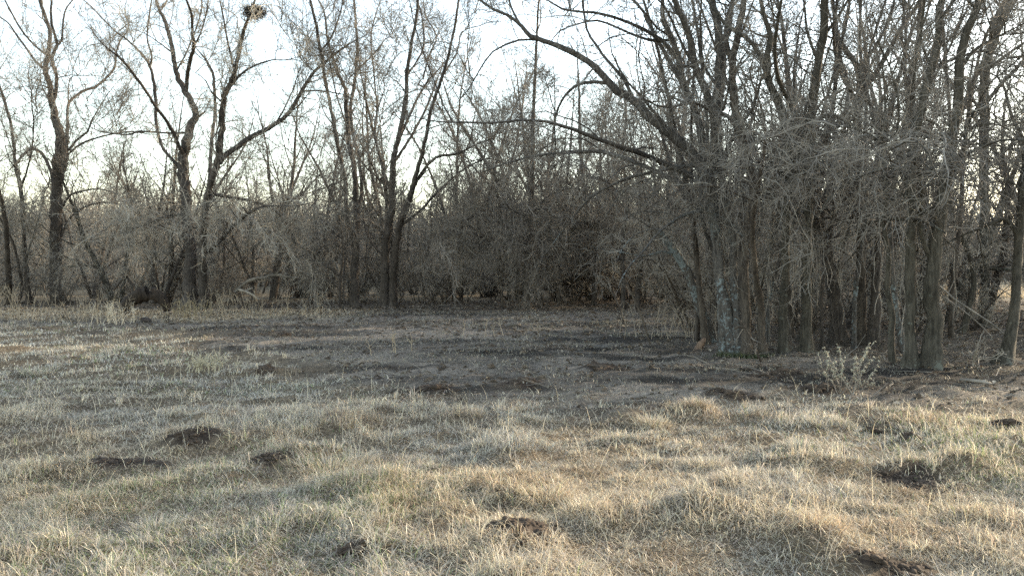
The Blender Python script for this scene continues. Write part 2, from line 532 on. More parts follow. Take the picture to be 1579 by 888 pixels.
# short matted under-layer lying nearly flat
for n, a_, b_, w_ in ((78000, 3.7, 7.0, .005), (66000, 7.0, 12, .009)):
    x, y = scatter(n, a_, b_, .5, rng)
    k = rng.random(n) < long_mask(x, y) * (1 - soil_mask(x, y)); x = x[k]; y = y[k]; N = len(x)
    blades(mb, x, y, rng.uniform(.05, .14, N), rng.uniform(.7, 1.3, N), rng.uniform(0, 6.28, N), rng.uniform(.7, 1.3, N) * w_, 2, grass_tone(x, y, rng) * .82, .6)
# tall straw stalks, few
x, y = scatter(900, 3.8, 12, .4, rng)
k = rng.random(len(x)) < long_mask(x, y); x = x[k]; y = y[k]; N = len(x)
blades(mb, x, y, rng.uniform(.18, .36, N), rng.uniform(.1, .8, N), rng.uniform(0, 6.28, N), np.clip(y * .0007, .0032, .007), 3, np.tile(PALE, (N, 1)) * rng.uniform(.8, 1.1, (N, 1)), .5)
# grazed short sward in the middle of the field
x, y = scatter(115000, 8.5, 27, 1.0, rng, .85)
k = rng.random(len(x)) < (1 - long_mask(x, y)) * (.12 + .88 * sstep(.42, .62, fbm(x * 1.3, y * .9, 58))) * (1 - .75 * sstep(-1.5, 1.5, y - tree_line(x)))
x = x[k]; y = y[k]; N = len(x)
tone = np.where((rng.random(N) < .35)[:, None], np.array([.14, .14, .10]), np.array([.27, .235, .175])) * rng.uniform(.6, 1.5, (N, 1))
blades(mb, x, y, rng.uniform(.03, .085, N), rng.uniform(.2, 1.2, N), rng.uniform(0, 6.28, N), y * .0009, 2, tone, .5)
# straw strip before the left-hand trees, its sunlit warmth put into the colour
n = 50000
x = rng.uniform(-22, -2, n); y = rng.uniform(18, 32, n)
k = rng.random(n) < far_band(x, y); x = x[k]; y = y[k]; N = len(x)
blades(mb, x, y, rng.uniform(.06, .2, N), rng.uniform(.3, 1.1, N), rng.uniform(0, 6.28, N), rng.uniform(.014, .024, N), 2,
       (np.where((rng.random(N) < .5)[:, None], BROWN * 1.15, STRAW)) * rng.uniform(.7, 1.2, (N, 1)), .6)
# tan grass in the clearing beyond the right-hand trees
n = 9000
y = rng.uniform(36, 60, n); x = y * .60 + rng.uniform(-6, 6, n)
k = rng.random(n) < clearing(x, y); x = x[k]; y = y[k]; N = len(x)
blades(mb, x, y, rng.uniform(.2, .5, N), rng.uniform(.1, .8, N), rng.uniform(0, 6.28, N), rng.uniform(.03, .05, N), 2, np.tile(STRAW, (N, 1)) * rng.uniform(.8, 1.2, (N, 1)), .5)
grass = tag(mb.obj('grass', GRASS_MAT, smooth=False), 'dormant straw and grey-green pasture grass over the whole field', kind='stuff')
N_TRI['grass'] = mb.tris()

# fallen leaves
mb = MB()
x, y = scatter(21000, 8.6, 34, 1.0, rng, .8)
k = rng.random(len(x)) < (.42 + .58 * sstep(-3.5, 1, y - tree_line(x))) * (1 - .8 * long_mask(x, y))
x = x[k]; y = y[k]; N = len(x)
s = rng.uniform(.018, .05, N) * np.clip(y / 14, 1, 1.7)
a = rng.uniform(0, 6.28, N)
ux = np.stack([np.cos(a), np.sin(a), rng.uniform(-.5, .5, N)], 1) * s[:, None]
uy = np.stack([-np.sin(a), np.cos(a), rng.uniform(-.5, .5, N)], 1) * (s * .6)[:, None]
c0 = np.stack([x, y, hgt(x, y) + .012 + rng.random(N) * .02], 1)
fold = np.array([0, 0, 1]) * (s * .3)[:, None]
V = np.stack([c0 - ux, c0 + uy + fold, c0 + ux, c0 - uy + fold], 1)
t = (np.arange(N) * 4)[:, None] + np.array([[0, 2, 1, 0, 3, 2]])
lc = np.array([[.14, .105, .074], [.19, .15, .105], [.10, .077, .056], [.40, .35, .27]])[rng.choice(4, N, p=[.4, .27, .28, .05])] * .82 * rng.uniform(.7, 1.3, (N, 1))  # the few palest leaves stand in for bright glints, by colour
C = np.ones((N, 4, 4)); C[:, :, :3] = lc[:, None]
mb.add(V, None, t, C)
tag(mb.obj('leaf_litter', LEAF_MAT, smooth=False), 'fallen brown leaves scattered under the trees', kind='stuff')
N_TRI['leaves'] = mb.tris()

# crumbs of earth and broken twigs on the bare ground
mb = MB()
x, y = scatter(9000, 8.5, 24, 1.0, rng, .8)
k = rng.random(len(x)) < (1 - long_mask(x, y)) * sstep(.35, .65, fbm(x * 1.1, y * 1.1, 61)) * (1 - .7 * sstep(0, 2, y - tree_line(x)))
x = x[k]; y = y[k]; N = len(x)
r = np.minimum(np.abs(rng.normal(size=N)) * .022 + .012, .07)
oc = np.array([[1, 0, 0], [-.5, .87, 0], [-.5, -.87, 0], [.1, .1, 1], [.5, .7, .6], [-.8, 0, .55]])
V = np.stack([x, y, hgt(x, y) - .004], 1)[:, None] + oc[None] * r[:, None, None] * rng.uniform(.6, 1.3, (N, 6, 1)) * np.array([1.3, 1, .75])
t = (np.arange(N) * 6)[:, None, None] + np.array([[0, 4, 3], [0, 1, 4], [1, 5, 4], [4, 5, 3], [5, 2, 3], [1, 2, 5], [2, 0, 3]])[None]
C = np.ones((N, 6, 4)); C[:, :, :3] = (np.array([.085, .066, .047]) * rng.uniform(.5, 1.5, (N, 1)))[:, None]
mb.add(V, None, t, C)
N_TRI['crumbs'] = mb.tris()
tag(mb.obj('soil_crumbs', ground.data.materials[0], smooth=False), 'crumbs of dark earth on the grazed ground', kind='stuff')
mb = MB()
x, y = scatter(2600, 8.5, 32, 1.0, rng, .8)
k = rng.random(len(x)) < (1 - long_mask(x, y)) * (.35 + .65 * sstep(-4, 0, y - tree_line(x)))
x = x[k]; y = y[k]; N = len(x)
a = rng.uniform(0, 6.28, N)
P, R = grow(np.stack([x, y, hgt(x, y) + .01], 1), np.stack([np.cos(a), np.sin(a), rng.normal(size=N) * .12], 1), rng.uniform(.15, .8, N), np.full(N, .006), np.full(N, .003), 5, .16, 0, rng)
P[:, 1:, 2] = np.maximum(P[:, 1:, 2], hgt(P[:, 1:, 0].ravel(), P[:, 1:, 1].ravel()).reshape(N, 4) + .006)
tubes(mb, P, R, 3)
N_TRI['twig_litter'] = mb.tris()
tag(mb.obj('twig_litter', TWIG, smooth=False), 'broken twigs strewn over the bare ground', kind='stuff')

# ------------------------------------------------------------------ trees
def twigs_for(limbs, rg, mbt, dens=4.0, zmin=1.2, n2=6, n3=3, droop=0.0, size=1.0, rmin=.006, zthin=0.0, rlim=9.0):
    """grow three orders of side branches along the limbs [(P (K,3), R (K,))] into mbt"""
    S = []; D = []; L = []; R0 = []; W = []
    for P, R in limbs:
        seg = np.linalg.norm(P[1:] - P[:-1], axis=1)
        n = rg.poisson(dens * seg.sum())
        if n == 0: continue
        cum = np.concatenate([[0], np.cumsum(seg)])
        t = np.sort(rg.uniform(0, cum[-1], n))
        i = np.clip(np.searchsorted(cum, t) - 1, 0, len(seg) - 1)
        f = ((t - cum[i]) / np.maximum(seg[i], 1e-6))[:, None]
        st = P[i] * (1 - f) + P[i + 1] * f
        pr = R[i] * (1 - f[:, 0]) + R[i + 1] * f[:, 0]
        tg = norm(P[i + 1] - P[i])
        k = (st[:, 2] > zmin) & (rg.random(n) < np.clip((st[:, 2] - zmin) / max(zthin, .01), .25, 1)) & (pr < rlim)
        st, pr, tg = st[k], pr[k], tg[k]
        rv = rg.normal(size=tg.shape); rv -= (rv * tg).sum(1, keepdims=True) * tg
        a = np.radians(rg.uniform(30, 80, len(st)))[:, None]
        S.append(st); D.append(tg * np.cos(a) + norm(rv) * np.sin(a)); R0.append(pr)
    if not S: return
    S = np.concatenate(S); D = np.concatenate(D); pr = np.concatenate(R0)
    N = len(S)
    L1 = np.clip(.35 + 9 * pr, .35, 1.7) * rg.uniform(.5, 1.5, N) * size
    r1 = np.clip(pr * .42, rmin * 1.2, .026) * rg.uniform(.7, 1.1, N)
    up = rg.uniform(.02, .22, N) - droop * rg.random(N)
    P1, R1 = grow(S, D, L1, r1, np.full(N, rmin * .8), 7, .20, up, rg)
    tubes(mbt, P1, R1, 4)
    s2, d2, p2, pid, t2 = spawn(P1, R1, n2, rg, .15)
    n = len(s2)
    L2 = L1[pid] * rg.uniform(.22, .62, n) * (1.15 - .6 * t2)
    P2, R2 = grow(s2, d2, L2, np.clip(p2 * .62, rmin * .8, .012), np.full(n, rmin * .55), 4, .24, .06 - droop * .7 * rg.random(n), rg)
    tubes(mbt, P2, R2, 3)
    if n3:
        s3, d3, p3, pid3, t3 = spawn(P2, R2, n3, rg, .15)
        n = len(s3)
        L3 = np.clip(L2[pid3] * rg.uniform(.3, .8, n), .08, .5)
        P3, R3 = grow(s3, d3, L3, np.clip(p3 * .7, rmin * .55, .008), np.full(n, rmin * .4), 2, .2, .0 - droop * .3 * rg.random(n), rg)
        tubes(mbt, P3, R3, 3)


# boughs with three orders of fine twigs, grown once in a few forms and shared by all the trees
def spray_mesh(seed, kind, mat):
    rg = np.random.default_rng(seed); m = MB()
    el, up = {'up': (1.0, .05), 'out': (.35, -.03), 'droop': (.25, -.16)}[kind]
    wk = 1.0 if kind == 'up' else 1.8
    P, R = grow(np.zeros((1, 3)), np.array([[math.cos(el), 0, math.sin(el)]]), np.array([1.7]), np.array([.010]), np.array([.0035]), 14, .11 * wk, up, rg)
    tubes(m, P, R, 5)
    g2 = {'up': .06, 'out': -.01, 'droop': -.13}[kind]
    s, d, pr, pid, t = spawn(P, R, 12 if kind == 'up' else 17, rg, .08, 1, 20 if kind == 'up' else 25, 55 if kind == 'up' else 75)
    n = len(s)
    P2, R2 = grow(s, d, rg.uniform(.3, .95, n) * (1.15 - .6 * t), np.full(n, .0042), np.full(n, .0025), 9, .14 * wk, g2 * rg.uniform(.2, 1.5, n), rg)
    tubes(m, P2, R2, 3)
    s, d, pr, pid, t = spawn(P2, R2, 4 if kind == 'up' else 5, rg, .1, 1, 25, 60 if kind == 'up' else 80)
    n = len(s)
    P3, R3 = grow(s, d, rg.uniform(.14, .55, n), np.full(n, .0028), np.full(n, .0019), 5, .18 * wk, g2 * rg.uniform(.2, 1.3, n), rg)
    tubes(m, P3, R3, 3)
    s, d, pr, pid, t = spawn(P3[::2], R3[::2], 1, rg, .15, 1, 30, 80)
    n = len(s)
    P4, R4 = grow(s, d, rg.uniform(.05, .16, n), np.full(n, .0022), np.full(n, .0016), 3, .3, 0, rg)
    tubes(m, P4, R4, 3)
    N_TRI['spray%d' % seed] = m.tris()
    return m.mesh('bough', mat, False)
SPRAY = {}
def px_left(p): return p < 700
for _ti, _tm in enumerate((TWIG, TWIG_PALE, TWIG_GREY)):
    for _k, _kind in enumerate(('up', 'out', 'droop')):
        SPRAY[_tm.name, _kind] = [spray_mesh(300 + _ti * 40 + _k * 10 + j, _kind, _tm) for j in range(3)]

def boughs(root, limbs, rg, twig, n, zlow, scale):
    # choose points along the limbs, thin wood favoured; low ones droop, high ones reach up
    pts = np.concatenate([P for P, R in limbs]); rad = np.concatenate([R for P, R in limbs])
    zt = 3.7 if root.location.y < 20 else 5.6
    w = np.where((pts[:, 2] > zlow) & (pts[:, 2] < 11), 1 / (.02 + rad), 0) * np.where(pts[:, 2] < zt, .55 if root.location.y < 20 else 1, (1.0 if root.location.y < 20 else .5) if root.location.x > -2 else .8)
    n = max(3, int(n * (.36 if root.location.y < 20 else (1.15 if root.location.x < -2 else .8))))
    if w.sum() == 0: return
    for i in rg.choice(len(pts), n, p=w / w.sum()):
        z = pts[i, 2]
        ph = np.clip((z - 2.2) / 3.5, 0, 1)
        kind = rg.choice(['up', 'out', 'droop'], p=[.1 + .58 * ph, .3, .6 - .58 * ph])
        o = bpy.data.objects.new('bough', SPRAY[TWIG.name if kind == 'up' and twig is TWIG_PALE else twig.name, kind][rg.integers(3)])
        scene.collection.objects.link(o); o.parent = root
        o.location = pts[i] - np.array(root.location)
        o.rotation_euler = (rg.normal() * .15, rg.normal() * .2, rg.uniform(0, 6.28))
        s = scale * rg.uniform(.6, 1.25); o.scale = (s, s, s * rg.uniform(.85, 1.15))

TREES = []
def tree(name, label, base, limbs, mat, twig, seed, cat='tree', dens=4.0, zmin=1.2, n2=6, n3=3, droop=0.0, size=1.0, skirt=0, spread=.25, depth=None, flare=1.3, group=None, skirt_z=(1.0, 3.2), rmin=None, depth_gain=.9, sub=None, ws=None, nb=70, bz=None):
    """a tree whose stems and limbs follow lines seen in the photo, carried into depth around its base"""
    rg = np.random.default_rng(seed)
    g = ground_pt(*base)
    Y0 = g[1] if depth is None else depth
    root = empty(name, (g[0], g[1], g[2]), label, cat, group)
    off = np.array(root.location)
    mbk = MB(); mbt = MB()
    done = []                   # (px, py, depth) samples of limbs already placed
    L3 = []
    for li, pl in enumerate(limbs):
        a = np.array(pl, float)
        # start depth: that of the nearest limb sample already placed
        if done:
            dd = np.concatenate(done)
            k = np.argmin((dd[:, 0] - a[0, 0]) ** 2 + (dd[:, 1] - a[0, 1]) ** 2)
            near = math.hypot(dd[k, 0] - a[0, 0], dd[k, 1] - a[0, 1])
            y0 = dd[k, 2] if near < 45 else Y0 + rg.normal() * .12
        else:
            near = 999; y0 = Y0
        seglen = np.concatenate([[0], np.cumsum(np.hypot(np.diff(a[:, 0]), np.diff(a[:, 1])))]) * Y0 / FPX
        if near < 45:
            slope = rg.choice([-1, 1]) * rg.uniform(.25, .9) * depth_gain
        else:
            slope = rg.normal() * .12
        ydep = y0 + slope * seglen * np.clip(seglen / 1.5, .2, 1)
        P = np.array([at_depth(px, py, yy) for (px, py), yy in zip(a[:, :2], ydep)])
        w = a[:, 2] if a.shape[1] > 2 else np.full(len(a), 5.)
        wsc = ws if ws is not None else (.74 if li == 0 else .6) if Y0 > 22 else .84
        R = w * .5 * ydep / FPX * wsc
        on_ground = a[0, 1] > base[1] - 14
        if on_ground:
            P[0, 2] = g[2] - .12
            P[0, 1] = P[0, 1]
        # limbs that leave the frame go on, thinning out
        if a[-1, 1] < 30 or a[-1, 0] < 4 or a[-1, 0] > 1575:
            d = norm(P[-1] - P[-2]); r = R[-1]
            for s in range(3):
                d = norm(d + rg.normal(size=3) * .16 + np.array([0, 0, .08]))
                P = np.vstack([P, P[-1] + d * (.35 + 7 * R[-1 - s] * .5 + .35)])
                R = np.append(R, r * (.72, .42, .15)[s])
        else:
            R[-1] = min(R[-1], .018)
            d = norm(P[-1] - P[-2])
            for s in range(3):
                d = norm(d + rg.normal(size=3) * .2 + np.array([0, 0, .05 - droop * .2]))
                P = np.vstack([P, P[-1] + d * .42]); R = np.append(R, (.014, .010, .005)[s])
        P, R = catmull(P, R, .22 if not on_ground else .14)
        j = rg.normal(size=P.shape) * (R * .13)[:, None]; j[0] = 0
        P = P + j
        if on_ground:
            zz = P[:, 2] - g[2]
            R = R * (1 + (flare - 1) * rg.uniform(.5, 1.4) * np.exp(-np.clip(zz, 0, 9) / .16))
        lobe = .42 * np.exp(-np.clip(P[:, 2] - g[2], 0, 9) / .22) if on_ground else None
        tubes(mbk, P[None], R[None], 14 if R.max() > .05 else 7, rough=.055, lobe=lobe)
        L3.append((P, R))
        pp = np.array([[ (p[0] / p[1]) , p[2], p[1]] for p in P])
        # projected samples of this limb
        t = []
        for p in P:
            rel = p - np.array([0, 0, CAM_H])
            f = rel[1] * math.cos(PITCH) - rel[2] * math.sin(PITCH); u = rel[1] * math.sin(PITCH) + rel[2] * math.cos(PITCH)
            t.append((CX + FPX * rel[0] / f, CY - FPX * u / f, p[1]))
        done.append(np.array(t))
    if rmin is None: rmin = .0060 if Y0 > 20 else .0045
    # secondary limbs grown out of the upper stems
    sub = sub if sub is not None else max(6, int(1.2 * len(limbs)) + 4)
    allP = [(P, R) for P, R in L3]
    ex = []
    if px_left(base[0]) and sub > 5: sub = int(sub * 2.4)
    for _ in range(sub):
        P, R = allP[rg.integers(len(allP))]
        i = rg.integers(int(len(P) * .3), max(int(len(P) * .9), int(len(P) * .3) + 1))
        if P[i, 2] < zmin + .6: continue
        a = rg.uniform(0, 6.28)
        d = norm(np.array([math.cos(a), math.sin(a), rg.uniform(.3, 1.2)]))
        r0 = np.clip(R[i] * .4, .012, .03)
        pg, rr = grow(P[i][None], d[None], np.array([rg.uniform(1.0, 2.8) * (.8 + 8 * (r0 - .012))]), np.array([r0]), np.array([.006]), 9, .15, .08 - droop * .3, rg)
        tubes(mbk, pg, rr, 6); ex.append((pg[0], rr[0]))
    # low skirt of drooping boughs
    for _ in range(skirt):
        P, R = allP[rg.integers(len(allP))]
        zlo = max(skirt_z[0], 2.1) if Y0 < 20 else skirt_z[0]
        k = np.where((P[:, 2] > zlo) & (P[:, 2] < max(skirt_z[1], zlo + 1.4)))[0]
        if len(k) == 0: continue
        i = rg.choice(k); a = rg.uniform(0, 6.28)
        d = norm(np.array([math.cos(a), math.sin(a), rg.uniform(.1, .9)]))
        pg, rr = grow(P[i][None], d[None], np.array([rg.uniform(1.0, 2.2)]), np.array([max(.012, min(R[i] * .35, .03))]), np.array([.006]), 9, .16, -.14, rg)
        tubes(mbk, pg, rr, 5); ex.append((pg[0], rr[0]))
    boughs(root, L3 + ex, rg, twig, nb, 2.75 if Y0 < 20 else (bz if bz else 2.6 if px_left(base[0]) else max(zmin, 2.0)), 1.35 if Y0 > 22 else 1.0)
    twigs_for(L3 + ex, rg, mbt, dens * (.55 if px_left(base[0]) else .42), zmin, n2, n3, droop, size, rmin, zthin=1.2)
    for m in (mbk, mbt):
        for k in range(len(m.v)): m.v[k] = m.v[k] - off.astype(np.float32)
    mbk.obj('trunk', mat, root)
    if mbt.n: mbt.obj('crown', twig, root, smooth=False)
    N_TRI[name + str(seed)] = mbk.tris() + mbt.tris()
    return root

exec_trees = [
 # ---- left-hand group, about 29 m away
 dict(name='leaning_tree', label='thin pale stems leaning left at the left edge of the wood', base=(26, 468), mat=BARK_BROWN, twig=TWIG_PALE, seed=11, dens=5, skirt=5,
  limbs=[[(45,460,10),(38,380,9),(33,300,8),(25,260,7),(18,200,6),(5,150,5),(-8,110,4)], [(14,468,15),(12,400,13),(8,340,11),(0,300,9),(-12,260,8)],
         [(34,440,7),(22,380,6),(0,335,5)], [(30,300,5),(45,250,4),(52,200,3),(48,150,3)], [(40,400,5),(62,330,4),(70,290,3)]]),
 dict(name='forked_tree', label='single dark trunk forking high against the sky, leftmost tall tree', base=(87, 468), mat=BARK_DARK, twig=TWIG, seed=12, dens=2.6, zmin=1.6, n2=5, skirt=3,
  limbs=[[(87,468,26),(86,440,24),(86,380,23),(88,300,22),(90,250,20),(94,217,18),(85,182,15),(80,155,14),(77,132,11),(70,108,10),(73,90,9),(77,53,8),(69,23,7),(60,-2,6)],
         [(80,158,11),(85,149,10),(88,123,9),(80,91,9),(88,70,8),(82,47,7),(78,18,6),(80,-4,5)],
         [(70,108,7),(55,95,6),(41,75,5),(28,58,5),(15,38,4),(2,28,3)], [(75,88,6),(53,70,5),(31,44,5),(12,9,4),(3,-6,3)],
         [(88,70,6),(95,63,6),(98,29,5),(103,12,4),(114,-2,3)],
         [(93,275,11),(101,250,10),(103,220,9),(104,180,7),(104,164,7),(112,152,7),(128,141,7),(146,135,7),(165,120,6),(176,105,6),(180,80,5),(186,62,5),(197,48,4)],
         [(103,235,6),(120,215,6),(135,203,5),(142,185,4),(160,155,3)], [(103,240,5),(125,222,5),(160,210,4),(200,203,4),(228,207,3)],
         [(85,290,9),(76,257,8),(62,235,8),(46,230,7),(28,248,6),(15,262,4)], [(105,165,4),(106,130,3),(112,118,3),(128,117,2)],
         [(92,325,6),(107,303,6),(126,295,5),(155,292,4),(185,300,3)], [(95,365,6),(105,340,5),(130,320,5),(160,312,4),(185,315,3)],
         [(82,142,5),(68,133,4),(58,134,3),(55,160,3)]]),
 dict(nb=190, bz=1.3, name='spreading_tree', label='wide many-stemmed tree with a long bough reaching right over the sky gap', base=(300, 475), mat=BARK_DARK, twig=TWIG_PALE, seed=13, dens=4.2, zmin=1.0, skirt=16, n3=4, droop=.1, skirt_z=(1.0, 4.2),
  limbs=[[(293,475,34),(292,440,28),(293,386,24),(287,309,22),(282,252,22),(293,199,16),(303,176,13),(288,146,12),(272,111,10),(264,67,9),(255,35,8),(243,9,6),(238,-5,5)],
         [(314,475,24),(312,386,20),(318,310,17),(329,270,17),(338,237,17),(341,205,15),(345,154,13),(362,110,11),(374,55,9),(387,17,7),(394,-6,6)],
         [(287,146,9),(288,123,10),(293,94,9),(299,73,9),(296,44,7),(296,23,6),(287,-2,5)],
         [(322,300,10),(327,211,9),(331,176,8),(331,146,8),(328,114,7),(316,91,6),(304,77,5)],
         [(338,252,15),(350,238,14),(367,226,13),(392,209,13),(424,192,12),(447,173,11),(465,141,10),(485,111,8),(512,88,6),(547,63,4)],
         [(345,154,6),(362,125,6),(385,105,5),(412,95,4),(425,92,3)], [(285,245,10),(262,195,9),(240,165,8),(225,140,7),(190,95,6),(160,70,4)],
         [(282,262,9),(252,230,8),(241,190,8),(240,152,8),(231,102,7),(205,70,5),(173,44,4),(140,10,3)], [(231,102,5),(234,88,5),(227,58,4),(231,17,4),(235,-4,3)],
         [(299,73,5),(310,50,4),(318,20,4),(322,-4,3)], [(362,110,5),(352,70,5),(345,30,4),(338,-4,3)], [(272,111,5),(290,75,4),(310,20,3)],
         [(285,205,6),(255,205,5),(218,203,5),(195,208,4),(160,204,3)], [(465,141,5),(490,140,4),(530,146,3)], [(424,192,5),(440,165,4),(455,130,3)],
         [(330,300,8),(360,305,8),(395,312,7),(430,330,5),(450,360,4)], [(290,330,8),(255,335,7),(215,350,6),(180,362,4)],
         [(300,400,10),(330,380,9),(365,345,8),(400,320,6),(440,318,5)]]),
 dict(name='slender_tree', label='straight dark trunk splitting into upright stems, left of the twin trunk tree', base=(547, 474), mat=BARK_DARK, twig=TWIG, seed=14, dens=3.2, n2=5, zmin=1.8, skirt=5,
  limbs=[[(547,474,20),(547,440,17),(547,408,16),(549,375,15),(549,331,12),(547,265,10),(540,232,10),(535,182,9),(532,138,8),(520,110,6),(505,60,5),(500,20,4)],
         [(548,385,12),(535,331,11),(532,276,10),(521,226,10),(513,182,9),(502,127,8),(493,72,8),(485,28,7),(477,-5,6)],
         [(550,372,13),(553,320,11),(558,290,10),(552,240,9),(543,200,9),(541,165,8),(547,125,8),(551,80,7),(549,40,6),(545,-5,5)],
         [(545,370,9),(530,330,8),(515,308,7),(499,276,6),(485,248,5),(463,210,4),(450,172,3)], [(493,80,5),(510,60,5),(525,20,4),(530,-5,3)],
         [(549,110,4),(575,85,4),(595,60,3)], [(552,250,5),(580,190,5),(577,120,4),(572,60,4),(580,20,3)], [(540,210,4),(520,150,4),(508,95,3)], [(532,276,4),(500,290,4),(470,300,3)]]),
 dict(name='twin_trunk_tree', label='dark twin trunks rising from one base and fanning right, centre left', base=(600, 474), mat=BARK_DARK, twig=TWIG, seed=15, dens=3.2, n2=5, zmin=1.8, skirt=6,
  limbs=[[(593,474,20),(594,430,18),(595,375,16),(603,331,14),(606,254,12),(615,210,10),(626,154,9),(628,110,8),(634,72,7),(642,28,6),(645,-5,5)],
         [(606,474,22),(606,430,20),(615,353,17),(631,309,15),(640,275,12),(656,215,10),(664,171,9),(681,121,8),(695,72,7),(706,11,6),(708,-8,5)],
         [(631,309,8),(648,270,7),(673,243,7),(706,237,6),(740,220,4)], [(606,254,8),(640,200,7),(660,160,6),(678,112,4)],
         [(615,217,7),(638,164,7),(652,138,6),(664,120,5),(678,106,4)], [(628,117,5),(652,76,5),(651,29,4),(640,-5,4)],
         [(652,123,5),(661,88,4),(673,56,4),(658,29,3)], [(622,345,7),(651,322,6),(673,298,6),(717,260,5),(762,240,3)], [(681,121,4),(705,80,4),(712,50,3),(740,40,3)],
         [(597,400,6),(570,370,5),(560,330,4),(565,290,3)], [(604,300,6),(585,240,5),(578,190,4),(592,140,3)]]),
 dict(nb=14, name='thin_sapling', label='pair of thin dark saplings just left of the slender straight trunk', base=(525, 473), mat=BARK_DARK, twig=TWIG, seed=16, dens=3, n2=4, n3=2, sub=4, zmin=.8,
  limbs=[[(523,473,5),(525,430,5),(529,380,4),(522,330,3),(515,280,3)], [(531,473,4),(530,420,4),(536,370,3)]]),
 # ---- trees inside the wood, centre
 dict(nb=120, name='pole_tree', label='tall slim pole-straight tree with pale foot in the middle of the wood', base=(811, 477), mat=BARK_BROWN, twig=TWIG, seed=21, dens=5, zmin=2.2, droop=.12, skirt=12, skirt_z=(1.8, 5), n3=4,
  limbs=[[(811,477,14),(813,440,12),(815,400,11),(820,300,9),(822,200,8),(826,100,6),(831,0,4)], [(820,300,5),(790,260,5),(755,245,4),(720,250,3)], [(822,240,5),(860,215,4),(890,215,3)],
         [(815,340,5),(780,320,5),(745,325,4),(715,345,3)], [(818,330,5),(850,300,4),(885,290,4),(910,300,3)]]),
 dict(name='young_tree', label='slim young tree leaning slightly, left neighbour of the pole-straight tree', base=(776, 474), mat=BARK_BROWN, twig=TWIG, seed=22, dens=6, zmin=1.3, droop=.15, skirt=10, n3=3,
  limbs=[[(776,474,6),(773,430,6),(778,380,5),(770,320,5),(760,250,4),(755,190,3)], [(801,474,6),(799,430,5),(795,390,4),(788,330,3)], [(773,400,4),(750,370,4),(720,360,3)]]),
 dict(name='young_tree', label='slim young tree with pale lit foot, right neighbour of the pole-straight tree', base=(863, 474), mat=BARK_BROWN, twig=TWIG, seed=23, dens=6, zmin=1.3, droop=.15, skirt=10,
  limbs=[[(862,474,7),(863,430,6),(866,380,6),(872,300,5),(880,220,4),(885,150,3)], [(832,468,4),(833,430,4),(838,380,3)], [(866,370,4),(890,345,4),(925,340,3)]]),
 dict(name='upright_tree', label='upright dark stem behind the arching boughs, centre of the wood', base=(917, 470), mat=BARK_DARK, twig=TWIG, seed=24, dens=5, zmin=1.6, droop=.15, skirt=10,
  limbs=[[(917,470,11),(916,420,10),(912,360,9),(902,300,8),(895,230,7),(893,150,5),(890,80,4)], [(903,310,6),(870,280,5),(840,285,4)], [(912,360,6),(945,320,5),(975,310,4)]]),
 dict(name='dark_tree', label='dark trunk deep in shade left of the leaning lichen log', base=(961, 476), mat=BARK_DARK, twig=TWIG, seed=25, dens=5, zmin=1.4, droop=.2, skirt=12,
  limbs=[[(961,476,11),(962,430,10),(960,380,9),(968,310,8),(960,240,6),(965,170,5),(955,110,4)], [(984,470,16),(986,430,15),(990,390,12),(1000,340,9),(1010,280,7),(1003,210,5)], [(960,380,6),(930,350,5),(900,345,4),(870,365,3)], [(968,310,5),(935,280,5),(900,270,4)]]),
 dict(name='dark_tree', label='dark thin trunk behind and right of the leaning lichen log', base=(1046, 476), mat=BARK_DARK, twig=TWIG, seed=26, dens=5, zmin=1.4, droop=.2, skirt=12,
  limbs=[[(1046,476,11),(1044,430,10),(1040,380,9),(1030,300,8),(1035,230,6),(1025,150,5)], [(1060,476,8),(1064,420,7),(1070,350,6),(1062,290,5)], [(1035,330,5),(1010,300,5),(975,300,4)]]),
]
